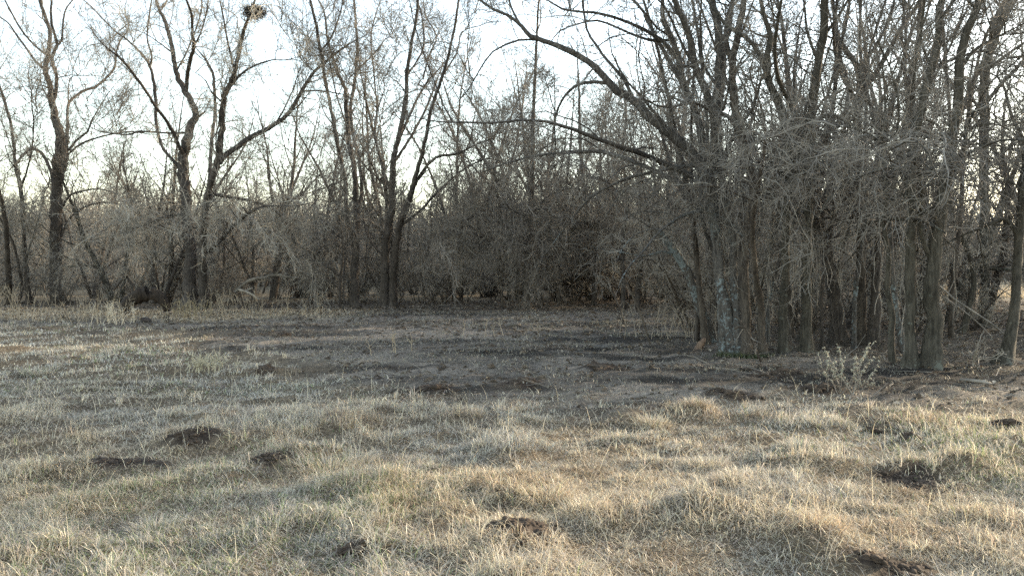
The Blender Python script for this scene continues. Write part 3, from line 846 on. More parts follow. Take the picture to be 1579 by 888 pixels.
exec_right = [
 # ---- clump at right of centre, 15 to 17 m away
 dict(nb=120, name='arching_tree', label='leaning tree whose long bough arches far left above the middle of the wood', base=(1120, 541), mat=BARK_LICHEN, twig=TWIG_GREY, seed=31, dens=4.2, zmin=1.7, droop=.2, skirt=12, skirt_z=(1.5, 3.4), n3=3,
  limbs=[[(1120,541,24),(1113,450,20),(1106,380,19),(1098,310,19),(1078,252,19),(1053,223,18),(1024,199,17),(997,176,16),(977,155,15),(950,138,14),(930,117,12),(906,95,11),(877,78,10),(836,63,9),(817,56,8),(804,41,7),(785,25,5),(760,15,5),(735,-4,4)],
         [(804,41,4),(793,22,4),(784,-2,3)], [(1066,272,11),(1010,245,9),(960,228,8),(910,210,7),(870,195,6),(820,185,5),(760,190,4)],
         [(1050,285,9),(990,255,8),(930,235,7),(880,235,6),(830,240,5),(780,252,4)], [(950,140,8),(935,128,7),(900,128,6),(877,141,5),(862,164,4),(855,192,3)],
         [(977,155,7),(960,120,6),(930,85,5),(905,45,4),(898,-3,4)], [(836,63,4),(800,62,4),(760,80,3)], [(1078,255,7),(1020,262,6),(960,278,5),(910,305,4),(880,340,3)]]),
 dict(name='grey_tree', label='slim grey stems fanning up left from the lichen-spotted clump', base=(1132, 545), mat=BARK_LICHEN, twig=TWIG_GREY, seed=32, dens=3.6, zmin=1.8, droop=.12, skirt=12, skirt_z=(1.5, 3.2),
  limbs=[[(1130,545,18),(1122,483,17),(1113,442,16),(1107,375,15),(1098,330,14),(1091,297,13),(1081,209,13),(1068,162,12),(1053,128,12),(1046,91,11),(1037,61,10),(1024,34,9),(1022,-4,7)],
         [(1053,128,9),(1041,108,8),(1020,74,7),(1000,34,6),(982,6,5)], [(1095,310,12),(1102,209,14),(1091,149,13),(1075,111,13),(1066,68,12),(1053,30,11),(1039,-4,10)],
         [(1046,91,7),(1020,62,7),(985,42,6),(950,28,5),(915,20,5),(880,17,4),(850,5,3)], [(1035,62,5),(1000,62,5),(953,44,4),(921,32,4),(890,38,3)], [(1075,111,5),(1055,75,5),(1030,20,4),(1010,-4,4)],
         [(1100,320,7),(1060,330,6),(1020,355,5),(990,390,4)]]),
 dict(name='pale_tree', label='pale lichen-crusted straight trunk in the front of the right-hand clump', base=(1140, 546), mat=BARK_LICHEN, twig=TWIG_GREY, seed=33, dens=3.4, zmin=1.8, droop=.12, skirt=10, skirt_z=(1.5, 3),
  limbs=[[(1140,548,20),(1135,483,14),(1131,420,13),(1130,375,13),(1122,320,14),(1112,270,15),(1105,182,16),(1107,135,16),(1110,84,16),(1107,41,14),(1098,4,12),(1096,-8,11)],
         [(1110,84,8),(1125,50,7),(1128,20,6),(1132,-4,5)], [(1112,270,7),(1130,210,6),(1160,170,5),(1175,120,4)], [(1107,135,5),(1085,100,5),(1080,50,4),(1082,0,3)]]),
 dict(name='brown_tree', label='brown trunk with vertical rise and forked top beside the pale lichen trunk', base=(1153, 546), mat=BARK_BROWN, twig=TWIG_GREY, seed=34, dens=3.6, zmin=1.8, droop=.15, skirt=14, skirt_z=(1.4, 3.2),
  limbs=[[(1152,547,22),(1151,500,18),(1148,430,17),(1147,398,16),(1155,340,15),(1162,284,15),(1149,230,15),(1139,189,14),(1132,152,14),(1130,95,13),(1135,68,12),(1142,34,11),(1147,-5,10)],
         [(1129,100,9),(1118,57,9),(1125,20,8),(1129,-5,7)], [(1142,210,8),(1130,188,8),(1118,177,7),(1100,173,6),(1070,158,5),(1040,165,4)], [(1140,60,4),(1152,30,4),(1165,-5,3)], [(1176,540,14),(1174,480,12),(1165,420,11),(1160,340,10),(1172,270,8),(1180,200,6)]]),
 dict(name='crooked_tree', label='straight grey trunk with a crooked bough crossing left near the top of the frame', base=(1209, 546), mat=BARK_GREY, twig=TWIG_GREY, seed=35, dens=3.6, zmin=2.0, droop=.15, skirt=14, skirt_z=(1.6, 3.4),
  limbs=[[(1209,547,20),(1209,500,17),(1209,460,16),(1212,350,15),(1218,250,15),(1210,190,14),(1200,155,13),(1186,128,12),(1184,85,11),(1188,60,10),(1180,30,8),(1172,-4,7)],
         [(1185,115,8),(1172,85,8),(1150,58,7),(1118,38,6),(1100,12,5),(1085,-5,4)], [(1218,230,9),(1225,180,9),(1200,120,8),(1195,60,7),(1205,0,5)], [(1216,260,7),(1240,180,6),(1252,130,5)], [(1210,300,8),(1235,235,9),(1250,188,10),(1290,180,8),(1330,205,6)]]),
 dict(nb=4, name='leaning_log', label='broken dark trunk with blue-grey lichen leaning left at the foot of the clump', base=(1096, 528), mat=BARK_LICHEN, twig=TWIG_GREY, seed=36, dens=1.0, n2=4, n3=2, sub=0, zmin=.6, cat='leaning trunk',
  limbs=[[(1097,530,20),(1091,503,18),(1078,469,17),(1061,422,16),(1046,395,15),(1031,375,14),(1015,358,13),(1003,350,12)], [(1045,393,6),(1020,388,5),(995,395,4)]]),
 # ---- right-hand group
 dict(name='grey_tree', label='tall smooth grey trunk immediately behind the pale weed', base=(1243, 543), mat=BARK_GREY, twig=TWIG_GREY, seed=41, dens=3.6, zmin=2.0, droop=.2, skirt=16, skirt_z=(1.6, 3.8),
  limbs=[[(1243,545,22),(1243,480,18),(1243,420,18),(1246,300,18),(1250,200,18),(1258,120,16),(1268,60,14),(1272,0,13),(1273,-15,12)], [(1262,95,6),(1245,50,5),(1240,0,4)], [(1268,60,6),(1290,30,5),(1310,-4,4)], [(1248,270,7),(1222,220,6),(1205,205,5)]]),
 dict(name='bent_tree', label='dark trunk bending left out of the ground, its top splitting in a fork', base=(1293, 530), mat=BARK_DARK, twig=TWIG_GREY, seed=42, dens=3.6, zmin=1.8, droop=.25, skirt=16, skirt_z=(1.4, 3.8),
  limbs=[[(1294,531,28),(1291,490,21),(1289,448,19),(1279,406,17),(1272,367,16),(1262,325,14),(1258,270,12),(1270,215,11),(1300,180,10),(1310,140,8),(1296,95,7),(1288,40,5),(1290,-4,4)], [(1272,367,7),(1300,310,6),(1330,285,5)]]),
 dict(name='fork_tree', label='trunk whose crown opens in a wide V of four limbs against the sky', base=(1330, 527), mat=BARK_BROWN, twig=TWIG_GREY, seed=43, dens=3.8, zmin=1.9, droop=.2, skirt=14, skirt_z=(1.6, 3.8),
  limbs=[[(1330,528,19),(1329,490,16),(1328,430,15),(1326,300,15),(1322,200,16),(1326,150,15),(1328,135,13),(1321,101,10),(1307,81,9),(1291,54,8),(1287,20,7),(1284,-4,6)],
         [(1328,135,10),(1345,122,9),(1365,88,8),(1385,51,8),(1416,7,6),(1430,-8,5)], [(1327,120,8),(1331,101,8),(1355,64,6),(1375,17,5),(1380,-4,4)], [(1322,160,9),(1300,120,8),(1288,80,7),(1286,60,6)]]),
 dict(name='dark_tree', label='dark straight trunk between the V-forked tree and the thin pale stem', base=(1350, 531), mat=BARK_DARK, twig=TWIG_GREY, seed=44, dens=3.4, zmin=1.9, droop=.2, skirt=14, skirt_z=(1.6, 3.8),
  limbs=[[(1349,532,21),(1350,480,18),(1352,420,15),(1370,300,14),(1392,220,13),(1403,152,12),(1406,111,11),(1416,68,10),(1419,17,9),(1420,-8,8)], [(1403,150,6),(1430,110,6),(1490,85,5),(1520,80,4)], [(1408,105,5),(1390,60,5),(1395,10,4)]]),
 dict(nb=40, name='wavy_tree', label='thin pale wavy stem left of the two thickest grey trunks', base=(1376, 561), mat=BARK_GREY, twig=TWIG_GREY, seed=45, dens=3.5, zmin=1.3, droop=.3, skirt=8, skirt_z=(1.2, 3), sub=5,
  limbs=[[(1378,562,15),(1374,525,11),(1376,490,11),(1368,440,10),(1371,400,9),(1362,340,8),(1368,290,7),(1360,230,5),(1365,180,4)]]),
 dict(nb=100, name='straight_tree', label='straight grey-green trunk close left of the thickest trunk', base=(1405, 563), mat=BARK_GREY, twig=TWIG_GREY, seed=46, dens=3.2, zmin=1.9, droop=.25, skirt=14, skirt_z=(1.5, 3.2),
  limbs=[[(1406,564,26),(1404,524,18),(1404,448,18),(1404,385,17),(1406,325,17),(1404,250,16),(1415,190,15),(1427,149,15),(1436,105,14),(1446,68,13),(1448,27,12),(1453,-5,11)], [(1448,35,8),(1458,20,7),(1474,-3,6)], [(1404,300,6),(1380,240,5),(1385,190,4)], [(1436,105,5),(1420,60,5),(1425,10,4)]]),
 dict(nb=120, name='thick_tree', label='thickest grey trunk with a swollen foot, lit along its right edge', base=(1434, 566), mat=BARK_GREY, twig=TWIG_GREY, seed=47, dens=3.2, zmin=1.7, droop=.3, skirt=20, skirt_z=(1.3, 3.4), flare=1.25,
  limbs=[[(1433,568,44),(1437,530,32),(1442,489,29),(1437,450,30),(1440,400,26),(1450,330,23),(1460,270,20),(1470,200,18),(1477,162,17),(1480,101,17),(1490,51,15),(1506,14,13),(1512,-10,12)], [(1480,110,7),(1500,80,6),(1530,62,5)], [(1440,410,9),(1418,350,8),(1422,290,6),(1410,250,5)], [(1455,300,8),(1480,250,7),(1490,200,6)], [(1506,14,5),(1490,0,4),(1488,-6,4)]]),
 dict(nb=120, name='curving_tree', label='heavy trunk curving up to the right in the top right corner', base=(1517, 505), mat=BARK_GREY, twig=TWIG_GREY, seed=48, dens=3.2, zmin=1.9, droop=.25, skirt=16, skirt_z=(1.4, 4),
  limbs=[[(1516,506,19),(1518,460,15),(1519,400,15),(1518,300,16),(1517,176,18),(1520,101,18),(1534,54,17),(1551,14,16),(1563,-12,15)], [(1520,110,7),(1545,90,6),(1580,66,5)], [(1518,160,8),(1540,135,7),(1580,92,6)], [(1518,180,6),(1495,140,5),(1500,95,4)], [(1551,20,5),(1530,-4,5)]]),
 dict(nb=110, name='edge_tree', label='leaning grey trunk standing apart at the right edge with a spread foot', base=(1546, 563), mat=BARK_GREY, twig=TWIG_GREY, seed=49, dens=3.2, zmin=1.9, droop=.3, skirt=18, skirt_z=(1.6, 3.6), flare=1.35,
  limbs=[[(1545,565,32),(1555,535,21),(1562,500,18),(1565,470,17),(1569,400,17),(1573,340,16),(1582,250,15),(1592,150,14),(1598,60,12)], [(1571,365,9),(1554,339,8),(1533,343,7),(1510,352,6)], [(1585,230,7),(1560,180,6),(1550,140,5)], [(1578,290,7),(1600,240,6),(1625,180,5)]]),
]
for d in exec_trees + exec_right:
    tree(**d)
# slim stems that fill the right-hand grove
rgs = np.random.default_rng(404)
for i in range(0, 24):
    if i % 3 == 2: continue
    bx = (1075, 1090, 1103, 1112, 1146, 1163, 1169, 1183, 1196, 1222, 1232, 1256, 1268, 1279, 1308, 1317, 1340, 1362, 1388, 1396, 1420, 1466, 1482, 1498)[i]
    by = float(np.interp(bx, (1070, 1180, 1400, 1500), (531, 538, 545, 530))) - rgs.uniform(-2, 22)
    w = rgs.uniform(5, 11); ln = rgs.normal() * 80 - (60 if bx < 1180 else -30)
    ys = [by, by - 90, by - 200, by - 320, by - 450, -8]
    w0 = np.array([1.15, .95, .85, .7, .55, .42]) * w
    xs = [bx + ln * ((by - y_) / 540) ** 1.3 + rgs.normal() * 9 * (k > 0) for k, y_ in enumerate(ys)]
    side = [[xs[2], ys[2], w * .5], [xs[2] + rgs.choice([-1, 1]) * 28, ys[2] - 60, w * .4], [xs[2] + rgs.choice([-1, 1]) * 50, ys[2] - 130, w * .25]]
    near = min(exec_right, key=lambda q: abs(q['base'][0] - bx))
    lab = 'slim %s stem %s the %s' % (('leaning' if abs(ln) > 50 else 'upright'), 'left of' if bx < near['base'][0] else 'right of', near['label'])
    lab = ' '.join(lab.split()[:15])
    while lab.split()[-1] in ('the', 'a', 'in', 'of', 'with', 'near', 'from', 'its', 'far', 'long', 'and', 'behind', 'to', 'by', 'along', 'at', 'up', 'crooked', 'wide', 'pale', 'two', 'right'): lab = ' '.join(lab.split()[:-1])
    tree('slim_tree', lab, (bx, by), [list(zip(xs, ys, w0)), side], (BARK_DARK, BARK_BROWN, BARK_GREY, BARK_LICHEN)[i % 4], TWIG_GREY, 450 + i, dens=3, zmin=1.6, droop=.2, skirt=3, sub=3, nb=12, group='slim stems of the right-hand grove', flare=1.15)

# trees of the same wood just outside the frame on the right: they shade the field
# ------------------------------------------------------------------ thicket behind: one of each kind, then copies
def proto_shrub(name, seed, H, stems, label, group, twig, droop=.12):
    rg = np.random.default_rng(seed)
    root = empty(name, (0, 0, 0), label, 'shrub', group)
    mbk = MB(); mbt = MB()
    N = stems
    a = rg.uniform(0, 6.28, N)
    st = np.stack([np.cos(a) * .25, np.sin(a) * .25, np.full(N, -.04)], 1) * np.array([2.6, 2.6, 1]) * rg.uniform(.2, 1, (N, 1))
    a = a + rg.normal(size=N) * 1.2; d = np.stack([np.cos(a), np.sin(a), rg.uniform(.8, 4.5, N)], 1)
    P, R = grow(st, d, H * rg.uniform(.45, 1.35, N), rg.uniform(.014, .042, N), np.full(N, .007), 12, .14, rg.uniform(-.10, .07, N), rg)
    tubes(mbk, P, R, 6)
    limbs = [(P[i], R[i]) for i in range(N)]
    twigs_for(limbs, rg, mbt, 3.6, .15, 6, 4, droop, 1.5, .0062, zthin=.4)
    mbk.obj('stem', BARK_BROWN, root); mbt.obj('crown', twig, root, smooth=False)
    N_TRI[name + str(seed)] = mbk.tris() + mbt.tris()
    return root

def proto_tree(name, seed, H, label, group, twig, mat):
    rg = np.random.default_rng(seed)
    root = empty(name, (0, 0, 0), label, 'tree', group)
    mbk = MB(); mbt = MB()
    limbs = []
    nt = rg.integers(1, 4)
    for k in range(nt):
        a = rg.uniform(0, 6.28)
        P, R = grow(np.array([[math.cos(a) * .1, math.sin(a) * .1, -.15]]), np.array([[math.cos(a) * .12 * nt, math.sin(a) * .12 * nt, 1.]]), np.array([H * rg.uniform(.85, 1.05)]), np.array([rg.uniform(.09, .15)]), np.array([.012]), 14, .07, .05, rg)
        limbs.append((P[0], R[0]))
        s, d, pr, pid, t = spawn(P, R, 11, rg, .22, .95, 25, 65)
        n = len(s)
        P2, R2 = grow(s, d, H * rg.uniform(.18, .42, n) * (1.2 - .7 * t), np.maximum(pr * .5, .016), np.full(n, .009), 8, .12, .10, rg)
        limbs += [(P2[i], R2[i]) for i in range(n)]
    for P, R in limbs: tubes(mbk, P[None], R[None], 7 if R[0] > .05 else 5, rough=.06)
    twigs_for(limbs, rg, mbt, 2.4, 1.0, 6, 3, .1, 1.3, .0062, zthin=1.)
    mbk.obj('trunk', mat, root); mbt.obj('crown', twig, root, smooth=False)
    N_TRI[name + str(seed)] = mbk.tris() + mbt.tris()
    return root

def copy_thing(root, loc, rz, sc, label=None, group=None):
    r = root.copy(); scene.collection.objects.link(r)
    r.location = loc; r.rotation_euler = (0, 0, rz); r.scale = (sc[0], sc[0], sc[1])
    if label: r['label'] = label
    if group: r['group'] = group
    for ch in root.children:
        c = ch.copy(); scene.collection.objects.link(c); c.parent = r
    return r

rg = np.random.default_rng(99)
SH = [proto_shrub('bare_shrub', 200 + k, (3.4, 4.4, 3.8, 5.0)[k], (11, 13, 15, 12)[k], 'x', 'x', (TWIG_PALE, TWIG_PALE, TWIG, TWIG)[k]) for k in range(4)]
BT = [proto_tree('bare_tree', 220 + k, (8.5, 9.5, 7.5, 10)[k], 'x', 'x', (TWIG, TWIG_PALE, TWIG, TWIG_GREY)[k], (BARK_DARK, BARK_BROWN, BARK_GREY, BARK_DARK)[k]) for k in range(4)]
used = set()
def put(protos, k, X, Y, sc, zs, label, group):
    loc = (X, Y, float(hgt(np.array([X]), np.array([Y]))[0]) - .03)
    if (protos is SH, k) not in used:
        used.add((protos is SH, k)); r = protos[k]
        r.location = loc; r.rotation_euler = (0, 0, rg.uniform(0, 6.28)); r.scale = (sc, sc, zs)
        r['label'] = label; r['group'] = group
        return r
    return copy_thing(protos[k], loc, rg.uniform(0, 6.28), (sc, zs), label, group)

LAND = sorted([(d['base'][0], {'leaning_tree': 'the leaning stems at the left edge', 'forked_tree': 'the tall forked trunk', 'spreading_tree': 'the wide spreading tree', 'slender_tree': 'the slender upright trunk', 'twin_trunk_tree': 'the twin trunks',
    'pole_tree': 'the pole-straight tree', 'upright_tree': 'the upright dark stem', 'arching_tree': 'the arching tree', 'crooked_tree': 'the crooked-bough tree', 'bent_tree': 'the bent dark trunk', 'fork_tree': 'the V-forked tree', 'thick_tree': 'the thickest grey trunk', 'edge_tree': 'the leaning edge trunk'}.get(d['name'])) for d in exec_trees + exec_right])
LAND = [l for l in LAND if l[1]]
seen_labels = {}
def _uniq(a):
    n = seen_labels.get(a, 0); seen_labels[a] = n + 1
    return a if n == 0 else a + (', paler one', ', farther one', ', thinner one', ', lower one', ', denser one')[min(n - 1, 4)]
def local_label(kind, px, s, smid):
    l = min(LAND, key=lambda q: abs(q[0] - px)); dx = px - l[0]
    rel = 'straight behind' if abs(dx) < 14 else ('behind and just %s of' if abs(dx) < 40 else 'behind and well %s of') % ('left' if dx < 0 else 'right')
    return '%s %s %s %s' % ('small' if s < smid else 'large', kind, rel, l[1])

def row(protos, n, px0, px1, Y0, Y1, s0, s1, label, group, gap=None, kind='bare shrub'):
    for i in range(n):
        px = px0 + (px1 - px0) * (i + rg.uniform(.1, .9)) / n
        Y = rg.uniform(Y0, Y1)
        X = (px - CX) / FPX * Y
        if gap and gap[0] < px < gap[1]: continue
        s = rg.uniform(s0 * (.6 if protos is SH else .8), s1 * 1.1)
        k = int(rg.integers(4))
        lb = label
        if px < 1579:
            lb = local_label(kind, px, s, (s0 + s1) / 2)
        put(protos, k, X, Y, s, s * rg.uniform(.9, 1.15), lb, group)

# front shrubs under and between the left-hand trees
row(SH, 11, -60, 700, 31, 34, .6, .9, 'bare tangled shrub at the foot of the left-hand dark trunks', 'front shrubs under the left-hand trees', kind='bare front shrub')
row(SH, 9, 640, 1060, 31, 35, .75, 1.05, 'bare shrub under the tall trees in the middle of the wood', 'shrubs in the middle of the wood', kind='bare front shrub')
row(SH, 15, -100, 1000, 35, 43, .9, 1.25, 'bare grey-brown shrub in the thicket behind the left and centre trees', 'thicket shrubs behind the left and centre trees', kind='thicket shrub')
row(SH, 18, -100, 1100, 44, 57, 1.1, 1.5, 'bare far shrub closing the view behind the thicket', 'far thicket shrubs', kind='far shrub')
row(SH, 8, 1060, 1500, 18.5, 22, .55, .8, 'bare shrub behind the right-hand trunks', 'shrubs behind the right-hand trunks', kind='bare front shrub')
row(SH, 13, 1050, 1640, 23, 34, .8, 1.1, 'bare shrub further back behind the right-hand trunks', 'deeper shrubs behind the right-hand trunks', gap=(1525, 1580), kind='thicket shrub')
row(SH, 16, 1050, 1700, 36, 52, 1.1, 1.4, 'bare far shrub seen between the right-hand trunks', 'far shrubs behind the right-hand trees', gap=(1500, 1585), kind='far shrub')
row(BT, 20, 120, 760, 32.5, 44, .72, .95, 'slim bare tree in the thicket behind the left-hand trees', 'background trees on the left', kind='slim tree')
row(BT, 19, 680, 1080, 31, 44, .8, 1.1, 'slim bare tree in the thicket behind the pole-straight tree', 'background trees in the centre', kind='slim tree')
row(BT, 14, 1060, 1640, 19, 30, .75, 1.05, 'slim bare tree behind the right-hand trunks', 'background trees on the right', gap=(1530, 1575), kind='slim tree')
row(BT, 12, 1060, 1750, 31, 48, .9, 1.2, 'slim bare tree far behind the right-hand trunks', 'far background trees on the right', gap=(1510, 1580), kind='far slim tree')

row(BT, 13, 1640, 1960, 16, 31, .8, 1.1, 'bare tree of the same wood just beyond the right edge', 'trees just beyond the right edge', kind='slim tree')
row(SH, 6, 1640, 1900, 18, 28, .8, 1.1, 'bare shrub of the same wood just beyond the right edge', 'shrubs just beyond the right edge')
row(SH, 24, -80, 1060, 32.5, 40, .32, .5, 'low brush', 'low brush on the floor of the wood', kind='brushy shrub')
row(SH, 16, -100, 1060, 40, 52, .45, .7, 'low brush', 'low far brush behind the wood', kind='far brushy shrub')
# far wood: reads as one mass
def far_patch(seed):
    rg2 = np.random.default_rng(seed); m = MB()
    N = 330
    st = np.stack([rg2.uniform(-9, 9, N), rg2.uniform(-3, 3, N), np.full(N, -.2)], 1)
    d = np.stack([rg2.normal(size=N) * .25, rg2.normal(size=N) * .25, np.ones(N)], 1)
    P, R = grow(st, d, rg2.uniform(2.5, 6.5, N), rg2.uniform(.03, .07, N), np.full(N, .015), 6, .12, .05, rg2)
    tubes(m, P, R, 3)
    s, d, pr, pid, t = spawn(P, R, 9, rg2, .1)
    n = len(s)
    P2, R2 = grow(s, d, rg2.uniform(.6, 1.8, n), np.full(n, .016), np.full(n, .008), 3, .25, .1, rg2)
    tubes(m, P2, R2, 3)
    s, d, pr, pid, t = spawn(P2, R2, 3, rg2, .2)
    n = len(s)
    P2, R2 = grow(s, d, rg2.uniform(.3, .9, n), np.full(n, .011), np.full(n, .007), 2, .25, .1, rg2)
    tubes(m, P2, R2, 3)
    N_TRI['far%d' % seed] = m.tris()
    return m.mesh('wood_patch', TWIG, False)
fp = far_patch(5)
fw = bpy.data.objects.new('far_wood', None); scene.collection.objects.link(fw)
fw.location = (0, 66, 0); fw['kind'] = 'stuff'; fw['label'] = 'far bare woodland closing the view behind the thicket'
k = 0
for Yr in (60, 68, 78):
    for X in np.arange(-Yr * .75, Yr * .95, 12):
        if abs(X - Yr * .60) < 8 and Yr < 70: continue
        o = bpy.data.objects.new('wood_patch', fp); scene.collection.objects.link(o)
        o.parent = fw; o.location = (X + rg.uniform(-2, 2), Yr - 66 + rg.uniform(-2, 2), 0); o.rotation_euler = (0, 0, rg.choice([0, math.pi]) + rg.uniform(-.2, .2))
        s = rg.uniform(.9, 1.25) * (1 if X < 0 else 1.1); o.scale = (s, s, s)


# ------------------------------------------------------------------ smaller things
SOIL_MAT = soil_mat()
SOILW = [(c, rx * (1.15 if k == 0 else .72), ry * (1.2 if k == 0 else .74), h) for k, (c, rx, ry, h) in enumerate(SOILW)]
def rock_bits(mb, C, r, rg, flatz=.7):
    """irregular clods: squashed 14-point lumps"""
    base = np.array([[1,0,0],[-1,0,0],[0,1,0],[0,-1,0],[0,0,1],[0,0,-1]], float)
    tri = np.array([[0,2,4],[2,1,4],[1,3,4],[3,0,4],[2,0,5],[1,2,5],[3,1,5],[0,3,5]])
    mids = {}; V = [b for b in base]; T = []
    def mid(a, b):
        k = (min(a, b), max(a, b))
        if k not in mids: mids[k] = len(V); V.append((V[a] + V[b]) / np.linalg.norm(V[a] + V[b]))
        return mids[k]
    for a, b, c in tri:
        ab, bc, ca = mid(a, b), mid(b, c), mid(c, a)
        T += [[a, ab, ca], [b, bc, ab], [c, ca, bc], [ab, bc, ca]]
    V = np.array(V); T = np.array(T); m = len(V); N = len(C)
    P = V[None] * (1 + rg.normal(size=(N, m, 1)) * .22) * r[:, None, None] * np.stack([np.ones(N), rg.uniform(.6, 1, N), rg.uniform(.5, .9, N) * flatz], 1)[:, None]
    a = rg.uniform(0, 6.28, N); ca, sa = np.cos(a)[:, None], np.sin(a)[:, None]
    P = np.stack([P[..., 0] * ca - P[..., 1] * sa, P[..., 0] * sa + P[..., 1] * ca, P[..., 2]], -1) + C[:, None]
    mb.add(P, None, (np.arange(N) * m)[:, None, None] + T[None])

SOIL_LABEL = ['reddish brown hole of torn soil in the sunlit grass at bottom centre', 'long strip of dark rooted-up soil in the shaded grass on the left',
 'dark heap of turned soil just above and right of the long left strip', 'dark soil scrape beside the lit grass edge left of centre', 'dark hollow with a grassy rim in the right foreground',
 'brown bare patch at the bottom right edge of the picture', 'small dark clod in pale grass below the white weed', 'dark clod just right of the small clod below the weed', 'dark clod near the right edge of the field',
 'single dark lump on the grazed ground left of centre', 'dark heap of churned mud in the middle of the grazed ground', 'low broken soil streak left of the middle mud heap',
 'broad dark bare patch of mud left of the white weed', 'small dark tuft of turned earth near the far left trees', 'dark low soil ridge right of the middle on grazed ground', 'soil streak at the edge of the long grass right of centre', 'dark crumbled soil in front of the white weed',
 'small dark gap in the grass near the bottom left of centre', 'tiny dark gap in the grass left of the reddish hole']
for i, ((cx, cy), rx, ry, hh) in enumerate(SOILW):
    rg = np.random.default_rng(500 + i)
    n = int(90 + 500 * rx * ry / .05 * .12)
    n = min(n, 420)
    a = rg.uniform(0, 6.28, n); r = rg.random(n) ** .62
    wob = .35 + 1.3 * vnoise(np.cos(a) * 1.9 + i * 7, np.sin(a) * 1.9, 66)
    x = cx + rx * r * np.cos(a) * wob; y = cy + ry * r * np.sin(a) * wob
    rr = np.abs(rg.normal(size=n)) * .016 + .007
    rr = np.minimum(rr, .05) * min(1.5, max(.8, cy / 8))
    z = hgt(x, y) + rr * .15 + max(hh, 0) * .08 * (1 - r)
    # a low ragged mound, its rim sunk under the grass, with loose clods on it
    U, Vn = 30, 8
    th = np.linspace(0, 2 * math.pi, U, endpoint=False)
    wb = .45 + 1.0 * vnoise(np.cos(th) * 2.3 + i * 7, np.sin(th) * 2.3, 66)
    fr = np.linspace(.03, 1, Vn)[:, None]
    mx_ = cx + rx * 1.05 * fr * wb * np.cos(th); my_ = cy + ry * 1.05 * fr * wb * np.sin(th)
    mz = hgt(mx_.ravel(), my_.ravel()).reshape(mx_.shape) + (.006 + max(hh, 0) * .06) * (1 - fr ** 2) - .018 * fr ** 3 + rg.normal(size=mx_.shape) * .008
    idx = np.arange(U * Vn).reshape(Vn, U)
    q = np.stack([idx[:-1], np.roll(idx[:-1], -1, 1), np.roll(idx[1:], -1, 1), idx[1:]], -1).reshape(-1, 4)
    mm = MB(); mm.add(np.stack([mx_ - cx, my_ - cy, mz], -1), q); mm.t.append(np.array([[0, k, k + 1] for k in range(1, U - 1)], np.int32))
    o = mm.obj('soil_patch', SOIL_MAT)
    o.location = (cx, cy, 0)
    mb = MB()
    rock_bits(mb, np.stack([x - cx, y - cy, z], 1), rr, rg)
    tag(mb.obj('clod', SOIL_MAT, o), kind='stuff')
    tag(o, SOIL_LABEL[i], 'soil patch', 'patches of rooted-up soil in the field')

def stone(px, py, rx, ry, h, label, cat, name, mat, seed):
    rg = np.random.default_rng(seed); g = ground_pt(px, py)
    U, Vv = 18, 8
    th = np.linspace(0, 2 * math.pi, U, endpoint=False); ph = np.linspace(-.5, math.pi / 2, Vv)
    P = []
    for p in ph:
        for t in th:
            k = 1 + .35 * (vnoise(np.array([math.cos(t) * 1.7 + seed]), np.array([math.sin(t) * 1.7 + p * 1.5]), seed)[0] - .5) + rg.normal() * .03
            P.append((rx * k * math.cos(t) * math.cos(p), ry * k * math.sin(t) * math.cos(p), h * k * math.sin(p)))
    idx = np.arange(U * Vv).reshape(Vv, U)
    q = np.stack([idx[:-1], np.roll(idx[:-1], -1, 1), np.roll(idx[1:], -1, 1), idx[1:]], -1)
    mb = MB(); mb.add(P, q.reshape(-1, 4))
    o = mb.obj(name, mat); o.location = g
    return tag(o, label, cat)
STONE_MAT = bark('grey_stone', (.05, .046, .04), (.13, .12, .105), scale=.7)
stone(928, 536, .2, .13, .06, 'low rounded grey stone lying on the dark ground left of the clump', 'stone', 'stone', STONE_MAT, 3)

# tapering sticks, logs and saplings: lines across the ground or leaning, (px, py, width px), depth offsets
def stick(name, label, cat, lines, base, mat, seed, twig=None, dens=0, group=None, rough=.12, depth=None, dy=0.0, S=9, part='trunk'):
    rg = np.random.default_rng(seed)
    g = ground_pt(*base); Y = g[1] if depth is None else depth
    root = empty(name, g, label, cat, group)
    mb = MB(); limbs = []
    for pl in lines:
        a = np.array(pl, float)
        yy = Y + dy * np.linspace(0, 1, len(a)) + np.linspace(0, 1, len(a)) * rg.normal() * .15
        P = np.array([at_depth(p[0], p[1], d) for p, d in zip(a, yy)]); R = a[:, 2] * .5 * yy / FPX
        P, R = catmull(P, R, .08)
        P = P + rg.normal(size=P.shape) * (R * .12)[:, None]
        tubes(mb, P[None] - g, R[None], S, rough=rough); limbs.append((P - g, R))
        for e in (0, -1):       # closed ends
            n = len(P); base_i = mb.n - n * S + (0 if e == 0 else (n - 1) * S)
            mb.t.append(np.array([[base_i, base_i + k, base_i + k + 1] for k in range(1, S - 1)], np.int32))
    mb.obj(part, mat, root)
    if twig and dens:
        mt = MB(); twigs_for(limbs, rg, mt, dens, .05, 3, 2, .05, .6, .004)
        if mt.n: tag(mt.obj('twig', twig, root, smooth=False), kind='stuff')
    return root

